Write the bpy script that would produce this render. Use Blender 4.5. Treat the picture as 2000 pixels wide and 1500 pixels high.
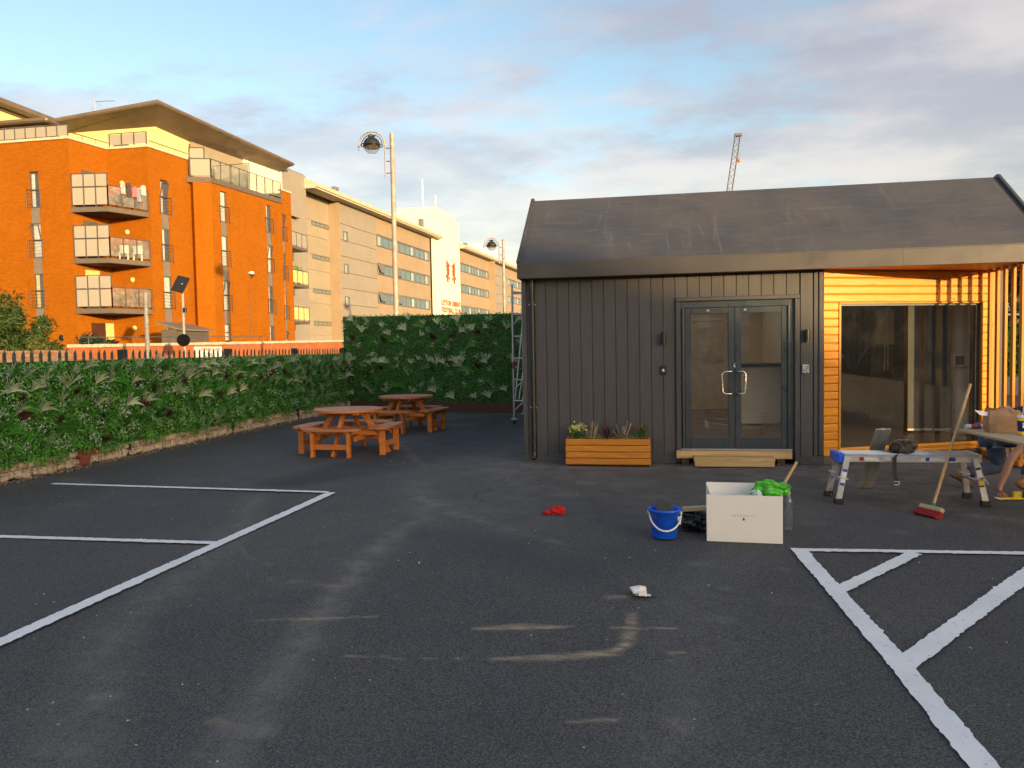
import bpy, bmesh, math, random
import numpy as np
from math import sin, cos, tan, pi, radians, sqrt, atan2, hypot
from mathutils import Vector, Matrix, Euler

for _o in list(bpy.data.objects):
    bpy.data.objects.remove(_o, do_unlink=True)
random.seed(7)
SC = bpy.context.scene
COL = SC.collection

# ------------------------------------------------------------------ camera
cam_data = bpy.data.cameras.new('camera')
cam = bpy.data.objects.new('camera', cam_data)
COL.objects.link(cam)
yaw, pitch, roll = radians(10.0), math.atan(70 / 1480), 0.0180
fw = Vector((-sin(yaw) * cos(pitch), cos(yaw) * cos(pitch), -sin(pitch)))
r0 = Vector((cos(yaw), sin(yaw), 0)); u0 = r0.cross(fw)
rv = cos(roll) * r0 - sin(roll) * u0
uv = sin(roll) * r0 + cos(roll) * u0
M3 = Matrix((rv, uv, -fw)).transposed()
cam.matrix_world = Matrix.Translation((0, 0, 1.7)) @ M3.to_4x4()
cam_data.sensor_width = 36.0
cam_data.lens = 1480 / 2000 * 36
cam_data.clip_start = 0.05
cam_data.clip_end = 6000
SC.camera = cam

# ------------------------------------------------------------------ sky and sun
SUN_AZ = radians(44)      # from -Y towards +X
SUN_EL = radians(6.0)
sun_dir = Vector((sin(SUN_AZ) * cos(SUN_EL), -cos(SUN_AZ) * cos(SUN_EL), sin(SUN_EL)))
sl = bpy.data.lights.new('sun', 'SUN')
sl.energy = 2.0
sl.angle = radians(0.6)
sl.color = (1.0, 0.66, 0.31)
so = bpy.data.objects.new('sun', sl)
so.rotation_euler = sun_dir.to_track_quat('Z', 'Y').to_euler()
so.location = (30, -30, 30)
COL.objects.link(so)

W = bpy.data.worlds.new('World')
SC.world = W
W.use_nodes = True
wt = W.node_tree; wn = wt.nodes; wl = wt.links
wn.clear()
def WN(t, **k):
    n = wn.new(t)
    for a, b in k.items(): setattr(n, a, b)
    return n
w_out = WN('ShaderNodeOutputWorld'); w_bg = WN('ShaderNodeBackground')
sky = WN('ShaderNodeTexSky'); sky.sky_type = 'NISHITA'; sky.sun_disc = False
sky.sun_elevation = SUN_EL
sky.sun_rotation = pi - SUN_AZ
sky.air_density = 1.0; sky.dust_density = 1.6; sky.ozone_density = 1.4
def wmath(op, a, b=None, clamp=False):
    n = WN('ShaderNodeMath', operation=op); n.use_clamp = clamp
    for i, v in enumerate((a, b)):
        if v is None: continue
        if isinstance(v, (int, float)): n.inputs[i].default_value = v
        else: wl.new(v, n.inputs[i])
    return n.outputs[0]
def wmix(fac, a, b, bt='MIX'):
    n = WN('ShaderNodeMix', data_type='RGBA'); n.blend_type = bt
    for s, v in ((n.inputs['Factor'], fac), (n.inputs['A'], a), (n.inputs['B'], b)):
        if isinstance(v, (int, float)): s.default_value = v
        elif isinstance(v, tuple): s.default_value = (*v, 1)
        else: wl.new(v, s)
    return n.outputs['Result']
tc = WN('ShaderNodeTexCoord'); sep = WN('ShaderNodeSeparateXYZ')
wl.new(tc.outputs['Generated'], sep.inputs[0])
zz = wmath('MAXIMUM', sep.outputs['Z'], 0.0)
den = wmath('ADD', zz, 0.16)
comb = WN('ShaderNodeCombineXYZ')
wl.new(wmath('DIVIDE', sep.outputs['X'], den), comb.inputs[0])
wl.new(wmath('DIVIDE', sep.outputs['Y'], den), comb.inputs[1])
def wnoise(scale, detail, rough, off, stretch=(1, 1, 1), rot=0.0, dist=0.0):
    m = WN('ShaderNodeMapping'); wl.new(comb.outputs[0], m.inputs[0])
    m.inputs['Location'].default_value = off; m.inputs['Scale'].default_value = stretch
    m.inputs['Rotation'].default_value = (0, 0, rot)
    n = WN('ShaderNodeTexNoise'); wl.new(m.outputs[0], n.inputs['Vector'])
    n.inputs['Scale'].default_value = scale; n.inputs['Detail'].default_value = detail
    n.inputs['Roughness'].default_value = rough; n.inputs['Distortion'].default_value = dist
    return n.outputs['Fac']
def wramp(v, lo, hi):
    n = WN('ShaderNodeMapRange'); n.interpolation_type = 'SMOOTHSTEP'
    wl.new(v, n.inputs['Value']); n.inputs['From Min'].default_value = lo; n.inputs['From Max'].default_value = hi
    return n.outputs['Result']
big = wnoise(0.62, 9, 0.60, (19.23, 12.63, 2.41), (1, 1.25, 1), 0.35, 0.25)
fine = wnoise(2.6, 7, 0.62, (1.0, 4.0, 2.0), (1, 1.4, 1), 0.3, 0.2)
cov = wmath('ADD', wmath('MULTIPLY', big, 0.70), wmath('MULTIPLY', fine, 0.30))
low = wmath('MULTIPLY', wmath('MAXIMUM', wmath('SUBTRACT', 0.40, zz), -0.08), 0.42)
mask = wramp(wmath('ADD', cov, low), 0.455, 0.575)
lit = wramp(wnoise(1.5, 6, 0.55, (28.19, 2.28, 0.0), (1, 1.3, 1), 0.3), 0.38, 0.68)
sky_s = WN('ShaderNodeVectorMath', operation='SCALE'); wl.new(sky.outputs[0], sky_s.inputs[0]); sky_s.inputs['Scale'].default_value = 0.66
tint = WN('ShaderNodeVectorMath', operation='MULTIPLY'); wl.new(sky_s.outputs[0], tint.inputs[0]); tint.inputs[1].default_value = (.975, .945, .925)
sky_s = tint
glow = WN('ShaderNodeVectorMath', operation='SCALE'); wl.new(sky_s.outputs[0], glow.inputs[0]); # clouds pass on the light behind them, more so towards the low sun that lights their edges
dt = WN('ShaderNodeVectorMath', operation='DOT_PRODUCT'); wl.new(tc.outputs['Generated'], dt.inputs[0]); dt.inputs[1].default_value = tuple(sun_dir)
wl.new(wmath('ADD', wmath('MULTIPLY', wramp(dt.outputs['Value'], 0.1, 1.0), 0.55), 0.46), glow.inputs['Scale'])
cl_a = WN('ShaderNodeVectorMath', operation='ADD'); wl.new(glow.outputs[0], cl_a.inputs[0])
wl.new(wmix(lit, (.44, .32, .34), (.88, .66, .55)), cl_a.inputs[1])
cloud = cl_a.outputs[0]
skyc = wmix(wmath('MULTIPLY', mask, 0.95), sky_s.outputs[0], cloud)
wl.new(skyc, w_bg.inputs['Color'])
w_bg.inputs['Strength'].default_value = 0.15
wl.new(w_bg.outputs[0], w_out.inputs[0])

SC.view_settings.view_transform = 'Standard'
SC.view_settings.look = 'None'
SC.view_settings.gamma = 1.0
SC.view_settings.exposure = 2.14
SC.view_settings.use_curve_mapping = False
SC.render.engine = 'CYCLES'
SC.cycles.max_bounces = 8
SC.cycles.transparent_max_bounces = 16
SC.cycles.caustics_reflective = False
SC.cycles.caustics_refractive = False

# ------------------------------------------------------------------ helpers
class MB:
    """collects boxes, bars, tubes, prisms; build() links them as ONE mesh object"""
    def __init__(s): s.v = []; s.f = []; s.sm = []
    def add(s, vs, fs, smooth=False):
        o = len(s.v)
        s.v += [tuple(v) for v in vs]; s.f += [tuple(i + o for i in f) for f in fs]; s.sm += [smooth] * len(fs)
        return s
    def box(s, x0, x1, y0, y1, z0, z1, mat=None, c=0.0):
        if c > 0:
            c = min(c, (x1 - x0) * .45, (y1 - y0) * .45, (z1 - z0) * .45)
            bm = bmesh.new(); bmesh.ops.create_cube(bm, size=1)
            for v in bm.verts: v.co = Vector(((x0 + x1) / 2 + v.co.x * (x1 - x0), (y0 + y1) / 2 + v.co.y * (y1 - y0), (z0 + z1) / 2 + v.co.z * (z1 - z0)))
            bmesh.ops.bevel(bm, geom=list(bm.edges), offset=c, segments=1, affect='EDGES')
            bm.verts.index_update()
            vs = [v.co.copy() for v in bm.verts]; fs = [[v.index for v in f.verts] for f in bm.faces]; bm.free()
        else:
            vs = [Vector((x, y, z)) for z in (z0, z1) for y in (y0, y1) for x in (x0, x1)]
            fs = [(0, 2, 3, 1), (4, 5, 7, 6), (0, 1, 5, 4), (2, 6, 7, 3), (0, 4, 6, 2), (1, 3, 7, 5)]
        if mat is not None: vs = [mat @ v for v in vs]
        return s.add(vs, fs)
    def bar(s, p, q, w, h, up=(0, 0, 1), c=0.0):
        """rectangular bar from p to q, width w (sideways), height h (along up)"""
        p = Vector(p); q = Vector(q); d = q - p; L = d.length
        if L < 1e-6: return s
        x = d / L; up = Vector(up); y = up.cross(x)
        if y.length < 1e-4: y = Vector((1, 0, 0)).cross(x) if abs(x.x) < .9 else Vector((0, 1, 0)).cross(x)
        y.normalize(); z = x.cross(y)
        m = Matrix((x, y, z)).transposed().to_4x4(); m.translation = p
        return s.box(0, L, -w / 2, w / 2, -h / 2, h / 2, m, c)
    def cyl(s, p, q, r, r2=None, n=10, caps=True, smooth=True):
        p = Vector(p); q = Vector(q); r2 = r if r2 is None else r2
        x = (q - p).normalized(); a = Vector((0, 0, 1)) if abs(x.z) < .9 else Vector((1, 0, 0))
        y = a.cross(x).normalized(); z = x.cross(y)
        vs = []
        for k in range(n):
            t = 2 * pi * k / n; d = y * cos(t) + z * sin(t)
            vs += [p + d * r, q + d * r2]
        s.add(vs, [(2 * k, 2 * ((k + 1) % n), 2 * ((k + 1) % n) + 1, 2 * k + 1) for k in range(n)], smooth)
        if caps:
            s.add([vs[2 * k] for k in range(n)], [tuple(reversed(range(n)))])
            s.add([vs[2 * k + 1] for k in range(n)], [tuple(range(n))])
        return s
    def tube(s, pts, r, n=8, closed=False, smooth=True):
        P = [Vector(p) for p in pts]; m = len(P); R = r if isinstance(r, (list, tuple)) else [r] * m
        vs = []; prev = None
        for i, p in enumerate(P):
            if closed: t = P[(i + 1) % m] - P[i - 1]
            else: t = P[min(i + 1, m - 1)] - P[max(i - 1, 0)]
            t.normalize()
            if prev is None:
                a = Vector((0, 0, 1)) if abs(t.z) < .9 else Vector((1, 0, 0)); y = a.cross(t).normalized()
            else:
                y = prev - t * prev.dot(t); y.normalize()
            prev = y; z = t.cross(y)
            vs += [p + (y * cos(2 * pi * k / n) + z * sin(2 * pi * k / n)) * R[i] for k in range(n)]
        fs = []
        for i in range(m if closed else m - 1):
            j = (i + 1) % m
            fs += [(i * n + k, i * n + (k + 1) % n, j * n + (k + 1) % n, j * n + k) for k in range(n)]
        s.add(vs, fs, smooth)
        if not closed:
            s.add(vs[:n], [tuple(reversed(range(n)))]); s.add(vs[-n:], [tuple(range(n))])
        return s
    def lathe(s, prof, c=(0, 0, 0), n=20, smooth=True, sx=1.0, sy=1.0):
        c = Vector(c); vs = []; fs = []
        for r, z in prof:
            vs += [c + Vector((r * cos(2 * pi * k / n) * sx, r * sin(2 * pi * k / n) * sy, z)) for k in range(n)]
        for i in range(len(prof) - 1):
            fs += [(i * n + k, i * n + (k + 1) % n, (i + 1) * n + (k + 1) % n, (i + 1) * n + k) for k in range(n)]
        s.add(vs, fs, smooth)
        return s
    def prism(s, poly, z0, z1, mat=None):
        n = len(poly); vs = [Vector((x, y, z0)) for x, y in poly] + [Vector((x, y, z1)) for x, y in poly]
        if mat is not None: vs = [mat @ v for v in vs]
        area = sum(poly[i][0] * poly[(i + 1) % n][1] - poly[(i + 1) % n][0] * poly[i][1] for i in range(n))
        bot, top = tuple(reversed(range(n))), tuple(range(n, 2 * n))
        side = [(i, (i + 1) % n, (i + 1) % n + n, i + n) for i in range(n)]
        if area < 0: bot, top = tuple(reversed(bot)), tuple(reversed(top)); side = [tuple(reversed(f)) for f in side]
        return s.add(vs, [bot, top] + side)
    def quad(s, *p): return s.add(p, [tuple(range(len(p)))])
    def mesh(s, name, mat=None):
        me = bpy.data.meshes.new(name); me.from_pydata(s.v, [], s.f)
        if any(s.sm): me.polygons.foreach_set('use_smooth', s.sm)
        if mat is not None: me.materials.append(mat)
        me.update(); return me
    def build(s, name, mat, parent=None, world=True, **tags):
        if parent is not None and world:
            L = parent.location
            if parent.parent is not None: L = L + parent.parent.location
            s.v = [(x - L.x, y - L.y, z - L.z) for x, y, z in s.v]
        return link(name, s.mesh(name, mat), parent, **tags)

def link(name, data, parent=None, loc=None, rot=None, scale=None, **tags):
    o = bpy.data.objects.new(name, data); COL.objects.link(o)
    if parent is not None: o.parent = parent
    if loc is not None: o.location = loc
    if rot is not None: o.rotation_euler = rot
    if scale is not None: o.scale = scale if hasattr(scale, '__len__') else (scale,) * 3
    for k, v in tags.items():
        if v is not None: o[k] = v
    return o
def thing(name, label, category, loc=(0, 0, 0), rotz=0.0, group=None):
    o = bpy.data.objects.new(name, None); COL.objects.link(o)
    o.location = loc; o.rotation_euler = (0, 0, rotz); o.empty_display_size = .2
    o['label'] = label; o['category'] = category
    if group: o['group'] = group
    return o
def copy_tree(o, parent=None):
    c = o.copy(); COL.objects.link(c); c.parent = parent
    for ch in list(o.children): copy_tree(ch, c)
    return c
def rot2(a): return Matrix.Rotation(a, 4, 'Z')
def text_mesh(txt, size, mat, depth=.004, spacing=1.0, align='LEFT', bold=0.0):
    cu = bpy.data.curves.new('lettering', 'FONT'); cu.body = txt; cu.size = size; cu.extrude = depth
    cu.space_character = spacing; cu.align_x = align; cu.resolution_u = 3; cu.offset = bold
    o = bpy.data.objects.new('lettering', cu); COL.objects.link(o)
    dg = bpy.context.evaluated_depsgraph_get(); dg.update()
    me = bpy.data.meshes.new_from_object(o.evaluated_get(dg)); me.materials.clear(); me.materials.append(mat)
    bpy.data.objects.remove(o, do_unlink=True); bpy.data.curves.remove(cu)
    return me
def np_mesh(name, V, Fq, mat, smooth=False):
    """V (n,3), Fq (m,k) index array"""
    me = bpy.data.meshes.new(name); V = np.asarray(V, dtype=np.float32); Fq = np.asarray(Fq, dtype=np.int32)
    m, k = Fq.shape
    me.vertices.add(len(V)); me.vertices.foreach_set('co', V.ravel())
    me.loops.add(m * k); me.loops.foreach_set('vertex_index', Fq.ravel())
    me.polygons.add(m); me.polygons.foreach_set('loop_start', np.arange(0, m * k, k, dtype=np.int32))
    me.polygons.foreach_set('loop_total', np.full(m, k, dtype=np.int32))
    if smooth: me.polygons.foreach_set('use_smooth', np.ones(m, dtype=bool))
    me.update(calc_edges=True); me.materials.append(mat); return me
def leaves(rng, P, N, size, aspect=.5, spread=.6, fold=.25, droop=0.0):
    """folded leaf quads at points P facing roughly N; returns V,F"""
    n = len(P); N = N / np.linalg.norm(N, axis=1, keepdims=True)
    nn = N + rng.normal(0, spread, (n, 3)); nn /= np.linalg.norm(nn, axis=1, keepdims=True)
    t = rng.normal(0, 1, (n, 3)); t[:, 2] -= droop; t -= nn * (t * nn).sum(1, keepdims=True); t /= np.linalg.norm(t, axis=1, keepdims=True) + 1e-9
    b = np.cross(nn, t); L = (size * rng.uniform(.6, 1.3, n))[:, None]; Wd = L * aspect
    a0 = P; tip = P + t * L; mid = P + t * L * .45
    s1 = mid + b * Wd * .5 + nn * L * fold * .5; s2 = mid - b * Wd * .5 + nn * L * fold * .5
    V = np.stack([a0, s1, tip, s2], 1).reshape(-1, 3)
    i = np.arange(n)[:, None] * 4
    F = np.concatenate([i + np.array([[0, 1, 2]]), i + np.array([[0, 2, 3]])], 0)
    return V, F

# ------------------------------------------------------------------ materials
class NT:
    def __init__(s, name):
        s.m = bpy.data.materials.new(name); s.m.use_nodes = True
        s.t = s.m.node_tree; s.n = s.t.nodes; s.l = s.t.links
        s.b = s.n['Principled BSDF']; s.out = s.n['Material Output']
    def N(s, t, **k):
        n = s.n.new(t)
        for a, b in k.items(): setattr(n, a, b)
        return n
    def put(s, sock, v):
        if v is None: return
        if isinstance(v, (int, float)): sock.default_value = v
        elif isinstance(v, tuple):
            sock.default_value = (*v, 1) if len(sock.default_value) == 4 and len(v) == 3 else v
        else: s.l.new(v, sock)
    def coord(s, kind='Object', scale=(1, 1, 1), loc=(0, 0, 0), rot=(0, 0, 0), rnd=False):
        c = s.N('ShaderNodeTexCoord').outputs[kind]
        m = s.N('ShaderNodeMapping'); s.l.new(c, m.inputs[0])
        m.inputs['Scale'].default_value = scale; m.inputs['Location'].default_value = loc; m.inputs['Rotation'].default_value = rot
        o = m.outputs[0]
        if rnd:
            oi = s.N('ShaderNodeObjectInfo'); a = s.N('ShaderNodeVectorMath', operation='ADD'); sc = s.math('MULTIPLY', oi.outputs['Random'], 37.0)
            s.l.new(o, a.inputs[0]); s.l.new(sc, a.inputs[1]); o = a.outputs[0]
        return o
    def noise(s, vec, scale, detail=4, rough=.55, dist=0.0, out='Fac'):
        n = s.N('ShaderNodeTexNoise'); s.l.new(vec, n.inputs['Vector'])
        n.inputs['Scale'].default_value = scale; n.inputs['Detail'].default_value = detail
        n.inputs['Roughness'].default_value = rough; n.inputs['Distortion'].default_value = dist
        return n.outputs[out]
    def vor(s, vec, scale, out='Distance', feature='F1'):
        n = s.N('ShaderNodeTexVoronoi', feature=feature); s.l.new(vec, n.inputs['Vector']); n.inputs['Scale'].default_value = scale
        return n.outputs[out]
    def math(s, op, a, b=None, clamp=False):
        n = s.N('ShaderNodeMath', operation=op); n.use_clamp = clamp
        s.put(n.inputs[0], a); s.put(n.inputs[1], b); return n.outputs[0]
    def ramp(s, v, lo, hi, a=0.0, b=1.0):
        n = s.N('ShaderNodeMapRange'); n.interpolation_type = 'SMOOTHSTEP'; s.l.new(v, n.inputs['Value'])
        for k, x in (('From Min', lo), ('From Max', hi), ('To Min', a), ('To Max', b)): n.inputs[k].default_value = x
        return n.outputs['Result']
    def mix(s, f, a, b, bt='MIX'):
        n = s.N('ShaderNodeMix', data_type='RGBA'); n.blend_type = bt
        s.put(n.inputs['Factor'], f); s.put(n.inputs['A'], a); s.put(n.inputs['B'], b); return n.outputs['Result']
    def bump(s, h, strength=.3, dist=.01):
        n = s.N('ShaderNodeBump'); s.l.new(h, n.inputs['Height']); n.inputs['Strength'].default_value = strength; n.inputs['Distance'].default_value = dist
        s.l.new(n.outputs[0], s.b.inputs['Normal']); return n
    def attr(s, name):
        n = s.N('ShaderNodeAttribute'); n.attribute_name = name; return n.outputs['Fac']
    def rnd(s): return s.N('ShaderNodeObjectInfo').outputs['Random']
    def done(s, color=None, rough=.6, metal=0.0, spec=.5):
        s.put(s.b.inputs['Base Color'], color); s.put(s.b.inputs['Roughness'], rough)
        s.put(s.b.inputs['Metallic'], metal); s.put(s.b.inputs['Specular IOR Level'], spec)
        return s.m
def shade(c, k): return tuple(min(1, max(0, x * k)) for x in c)
def paint(name, c, rough=.5, metal=0.0, var=.12, scale=6.0, bump=0.0, bscale=60.0, spec=.5, rnd=0.0):
    t = NT(name); co = t.coord(rnd=True)
    f = t.noise(co, scale, 5, .6)
    col = t.mix(t.ramp(f, .3, .7), shade(c, 1 - var), shade(c, 1 + var))
    if rnd: col = t.mix(t.math('MULTIPLY', t.rnd(), rnd), col, shade(c, .55))
    rr = t.ramp(t.noise(co, scale * 2.3, 4, .6), .3, .7, max(.02, rough - .1), min(1, rough + .1))
    if bump: t.bump(t.noise(co, bscale, 4, .6), bump, .004)
    return t.done(col, rr, metal, spec)
def wood(name, c_lo, c_hi, axis=0, rough=.5, knots=True, rndv=.5, spec=.4, grain=26.0):
    """stained timber: grain along the local axis, knots, board to board tone"""
    t = NT(name); sc = [grain] * 3; sc[axis] = 1.6
    co = t.coord(scale=tuple(sc), rnd=True)
    g = t.noise(co, 1.0, 6, .65, 1.2)
    col = t.mix(t.ramp(g, .3, .72), c_lo, c_hi)
    if knots:
        ks = [7.0] * 3; ks[axis] = 2.2
        k = t.vor(t.coord(scale=tuple(ks), rnd=True), 1.0)
        col = t.mix(t.ramp(k, .05, .13, .75, 0.0), col, shade(c_lo, .35))
    col = t.mix(t.math('MULTIPLY', t.rnd(), rndv), col, shade(c_lo, .66))
    t.bump(g, .25, .003)
    return t.done(col, t.ramp(g, .2, .8, rough + .12, rough - .08), 0, spec)
def glass(name, tint=(.9, .95, .93), spec_f=1.45, rough=0.0, dirt=.03):
    t = NT(name); t.n.remove(t.b)
    lw = t.N('ShaderNodeLayerWeight'); lw.inputs['Blend'].default_value = .5
    f0 = ((spec_f - 1) / (spec_f + 1)) ** 2 * 1.8
    frs = t.math('ADD', t.math('MULTIPLY', t.math('POWER', lw.outputs['Facing'], 5.0), 1 - f0), f0)
    tr = t.N('ShaderNodeBsdfTransparent'); tr.inputs['Color'].default_value = (*tint, 1)
    gl = t.N('ShaderNodeBsdfGlossy'); gl.inputs['Roughness'].default_value = rough; gl.inputs['Color'].default_value = (1, 1, 1, 1)
    df = t.N('ShaderNodeBsdfDiffuse'); df.inputs['Color'].default_value = (.6, .6, .58, 1)
    mx = t.N('ShaderNodeMixShader'); t.l.new(frs, mx.inputs[0]); t.l.new(tr.outputs[0], mx.inputs[1]); t.l.new(gl.outputs[0], mx.inputs[2])
    m2 = t.N('ShaderNodeMixShader'); co = t.coord()
    d = t.ramp(t.noise(co, 3.0, 6, .65), .4, .8, dirt * .4, dirt * 1.6)
    t.l.new(d, m2.inputs[0]); t.l.new(mx.outputs[0], m2.inputs[1]); t.l.new(df.outputs[0], m2.inputs[2])
    t.l.new(m2.outputs[0], t.out.inputs[0]); return t.m
def leafmat(name, c1, c2, rough=.5, trans=.3, spec=.4):
    t = NT(name); g = t.N('ShaderNodeNewGeometry').outputs['Random Per Island']
    col = t.mix(g, c1, c2)
    col = t.mix(t.math('MULTIPLY', t.rnd(), .35), col, shade(c1, .7))
    m = t.done(col, rough, 0, spec)
    tl = t.N('ShaderNodeBsdfTranslucent'); t.l.new(col, tl.inputs['Color'])
    mx = t.N('ShaderNodeMixShader'); mx.inputs[0].default_value = trans
    t.l.new(t.b.outputs[0], mx.inputs[1]); t.l.new(tl.outputs[0], mx.inputs[2]); t.l.new(mx.outputs[0], t.out.inputs[0])
    return m
def brickmat(name, c1, c2, mortar, bw=.225, bh=.075, mort=.012, var=.25, xy=True):
    t = NT(name); c = t.N('ShaderNodeTexCoord').outputs['Object']; sp = t.N('ShaderNodeSeparateXYZ'); t.l.new(c, sp.inputs[0])
    cb = t.N('ShaderNodeCombineXYZ')
    t.l.new(t.math('ADD', sp.outputs[0], sp.outputs[1]) if xy else sp.outputs[0], cb.inputs[0]); t.l.new(sp.outputs[2], cb.inputs[1])
    b = t.N('ShaderNodeTexBrick'); t.l.new(cb.outputs[0], b.inputs['Vector'])
    b.inputs['Color1'].default_value = (*c1, 1); b.inputs['Color2'].default_value = (*c2, 1); b.inputs['Mortar'].default_value = (*mortar, 1)
    b.inputs['Scale'].default_value = 1.0; b.inputs['Mortar Size'].default_value = mort / 2; b.inputs['Brick Width'].default_value = bw; b.inputs['Row Height'].default_value = bh
    b.inputs['Mortar Smooth'].default_value = .3; b.inputs['Bias'].default_value = 0.0
    n = t.noise(t.coord(), .55, 6, .65)
    col = t.mix(t.ramp(n, .25, .75, 0.0, var), b.outputs['Color'], shade(c1, .45), 'MIX')
    st = t.noise(t.coord(scale=(1.2, 1.2, .14)), 1.0, 5, .6)
    col = t.mix(t.ramp(st, .58, .78, 0.0, .35), col, shade(c2, .5))
    t.bump(b.outputs['Fac'], .35, .01).invert = True
    return t.done(col, .9, 0, .08)

M = {}
# car park tarmac: aggregate, tint, dust and sawdust held as surface attributes with shapes of their own
t = NT('tarmac'); co = t.coord()
ag = t.vor(co, 95.0, 'Color'); sepc = t.N('ShaderNodeSeparateColor'); t.l.new(ag, sepc.inputs[0])
stone = sepc.outputs[0]
agd = t.vor(co, 95.0)
n1 = t.noise(co, .35, 6, .6); n2 = t.noise(co, 1.9, 6, .65); n3 = t.noise(co, 34.0, 3, .6)
base = t.mix(t.ramp(n1, .3, .7), (.064, .064, .064), (.106, .102, .097))
base = t.mix(t.ramp(n2, .35, .75, 0, .6), base, (.135, .128, .118))
base = t.mix(t.math('MULTIPLY', t.math('POWER', stone, 2.5), .6), base, (.19, .185, .175))
base = t.mix(t.ramp(agd, .25, .75, 0.0, .7), base, (.020, .020, .022))
base = t.mix(t.math('MULTIPLY', t.attr('crack'), .85), base, (.012, .012, .013))
dk = t.attr('fresh')
base = t.mix(t.math('MULTIPLY', dk, .75), base, (.032, .035, .042))
du = t.math('MULTIPLY', t.attr('dust'), t.math('MULTIPLY', t.ramp(t.noise(co, 4.0, 7, .75), .3, .68, .12, 1.0), t.ramp(t.noise(t.coord(scale=(30, 9, 1)), 1.0, 5, .7), .25, .7, .45, 1.0)))
base = t.mix(t.math('MULTIPLY', du, .9, True), base, (.23, .212, .185))
sd = t.math('MULTIPLY', t.attr('sawdust'), t.ramp(t.noise(t.coord(scale=(5, 34, 1)), 1.0, 6, .75), .34, .66, .10, 1.0))
base = t.mix(t.math('MULTIPLY', sd, 1.0, True), base, (.46, .35, .22))
spk = t.vor(co, 6.5); spk2 = t.vor(co, 23.0)
base = t.mix(t.ramp(spk, .012, .022, .85, 0.0), base, (.5, .49, .46))
base = t.mix(t.math('MULTIPLY', t.ramp(spk2, .03, .06, .8, 0.0), t.ramp(n2, .5, .68)), base, (.36, .34, .30))
hgt = t.math('ADD', t.math('MULTIPLY', t.math('SUBTRACT', 1.0, agd), .7), t.math('MULTIPLY', n3, .4))
t.bump(hgt, .55, .006)
M['tarmac'] = t.done(base, t.ramp(n2, .3, .7, .74, .92), 0, .35)

t = NT('road_paint'); co = t.coord()
w1 = t.noise(co, 26.0, 5, .75); w2 = t.noise(co, 2.2, 5, .6); w3 = t.noise(co, 120.0, 3, .6)
col = t.mix(t.ramp(w2, .3, .7), (.76, .77, .76), (.86, .86, .84))
col = t.mix(t.ramp(w1, .61, .70, 0.0, .85), col, (.07, .07, .07))
w4 = t.noise(t.coord(scale=(3, 9, 1)), 1.0, 6, .7)
col = t.mix(t.ramp(w4, .60, .76, 0.0, .22), col, (.22, .21, .20))
w5 = t.noise(t.coord(scale=(40, 6, 1), rot=(0, 0, .6)), 1.0, 4, .7)
col = t.mix(t.ramp(w5, .68, .74, 0.0, .7), col, (.10, .10, .10))
t.bump(w3, .4, .004)
M['road_paint'] = t.done(col, .7, 0, .3)

M['asphalt_road'] = paint('asphalt_road', (.05, .05, .052), .85, var=.25, scale=.8, bump=.3, bscale=80)
M['paving'] = paint('paving', (.26, .25, .235), .85, var=.15, scale=2)
M['earth'] = paint('earth', (.09, .08, .05), .95, var=.3, scale=.4)
M['cladding'] = None
t = NT('cladding'); co = t.coord(scale=(60, 60, 2.2), rnd=True); g = t.noise(co, 1.0, 5, .6)
c2 = t.noise(t.coord(rnd=True), 1.3, 5, .6)
col = t.mix(t.ramp(g, .3, .7), (.056, .056, .059), (.082, .081, .084)); col = t.mix(t.ramp(c2, .4, .75, 0, .35), col, (.096, .095, .097))
col = t.mix(t.math('MULTIPLY', t.rnd(), .3), col, (.048, .048, .052))
t.bump(g, .25, .003); M['cladding'] = t.done(col, t.ramp(g, .3, .7, .5, .66), 0, .4)
M['charcoal_trim'] = paint('charcoal_trim', (.055, .055, .059), .45, var=.12, scale=3)
t = NT('roof_membrane'); co = t.coord()
sc_ = t.noise(t.coord(scale=(2.2, 14, 14)), 1.0, 6, .7, .4); v_ = t.noise(t.coord(scale=(7, .8, .8)), 1.0, 6, .7, 1.0); b_ = t.noise(co, .9, 6, .6)
col = t.mix(t.ramp(b_, .3, .7), (.048, .051, .060), (.066, .068, .075))
col = t.mix(t.ramp(sc_, .48, .72, 0, .45), col, (.105, .106, .11)); col = t.mix(t.ramp(v_, .55, .76, 0, .5), col, (.165, .163, .162))
scr = t.noise(t.coord(scale=(5, 30, 30), rot=(0, 0, .25)), 1.0, 3, .8, 2.0)
col = t.mix(t.ramp(scr, .66, .72, 0, .55), col, (.27, .265, .26))
t.bump(t.noise(t.coord(scale=(1.4, 5, 5)), 1.0, 4, .6), .35, .02)
M['roof'] = t.done(col, t.ramp(b_, .3, .7, .42, .62), 0, .5)
M['fascia'] = paint('fascia', (.050, .047, .047), .42, var=.1, scale=1.2)
M['door_grey'] = paint('door_grey', (.036, .048, .058), .36, var=.08, scale=3)
M['rubber'] = paint('rubber', (.012, .012, .013), .6)
M['black_plastic'] = paint('black_plastic', (.014, .014, .015), .35)
M['steel'] = paint('brushed_steel', (.62, .61, .58), .28, 1.0, var=.06, scale=20)
M['alu'] = paint('aluminium', (.66, .67, .69), .38, 1.0, var=.08, scale=9)
M['alu_dull'] = paint('dull_aluminium', (.46, .47, .49), .5, .85, var=.15, scale=9)
M['galv'] = paint('galvanised', (.42, .43, .44), .5, .7, var=.2, scale=8)
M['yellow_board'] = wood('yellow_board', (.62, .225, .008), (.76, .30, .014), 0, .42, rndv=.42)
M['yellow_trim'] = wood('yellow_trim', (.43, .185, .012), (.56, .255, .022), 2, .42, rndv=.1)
M['yellow_slat'] = wood('yellow_slat', (.44, .175, .012), (.57, .25, .02), 2, .42, rndv=.2)
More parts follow.
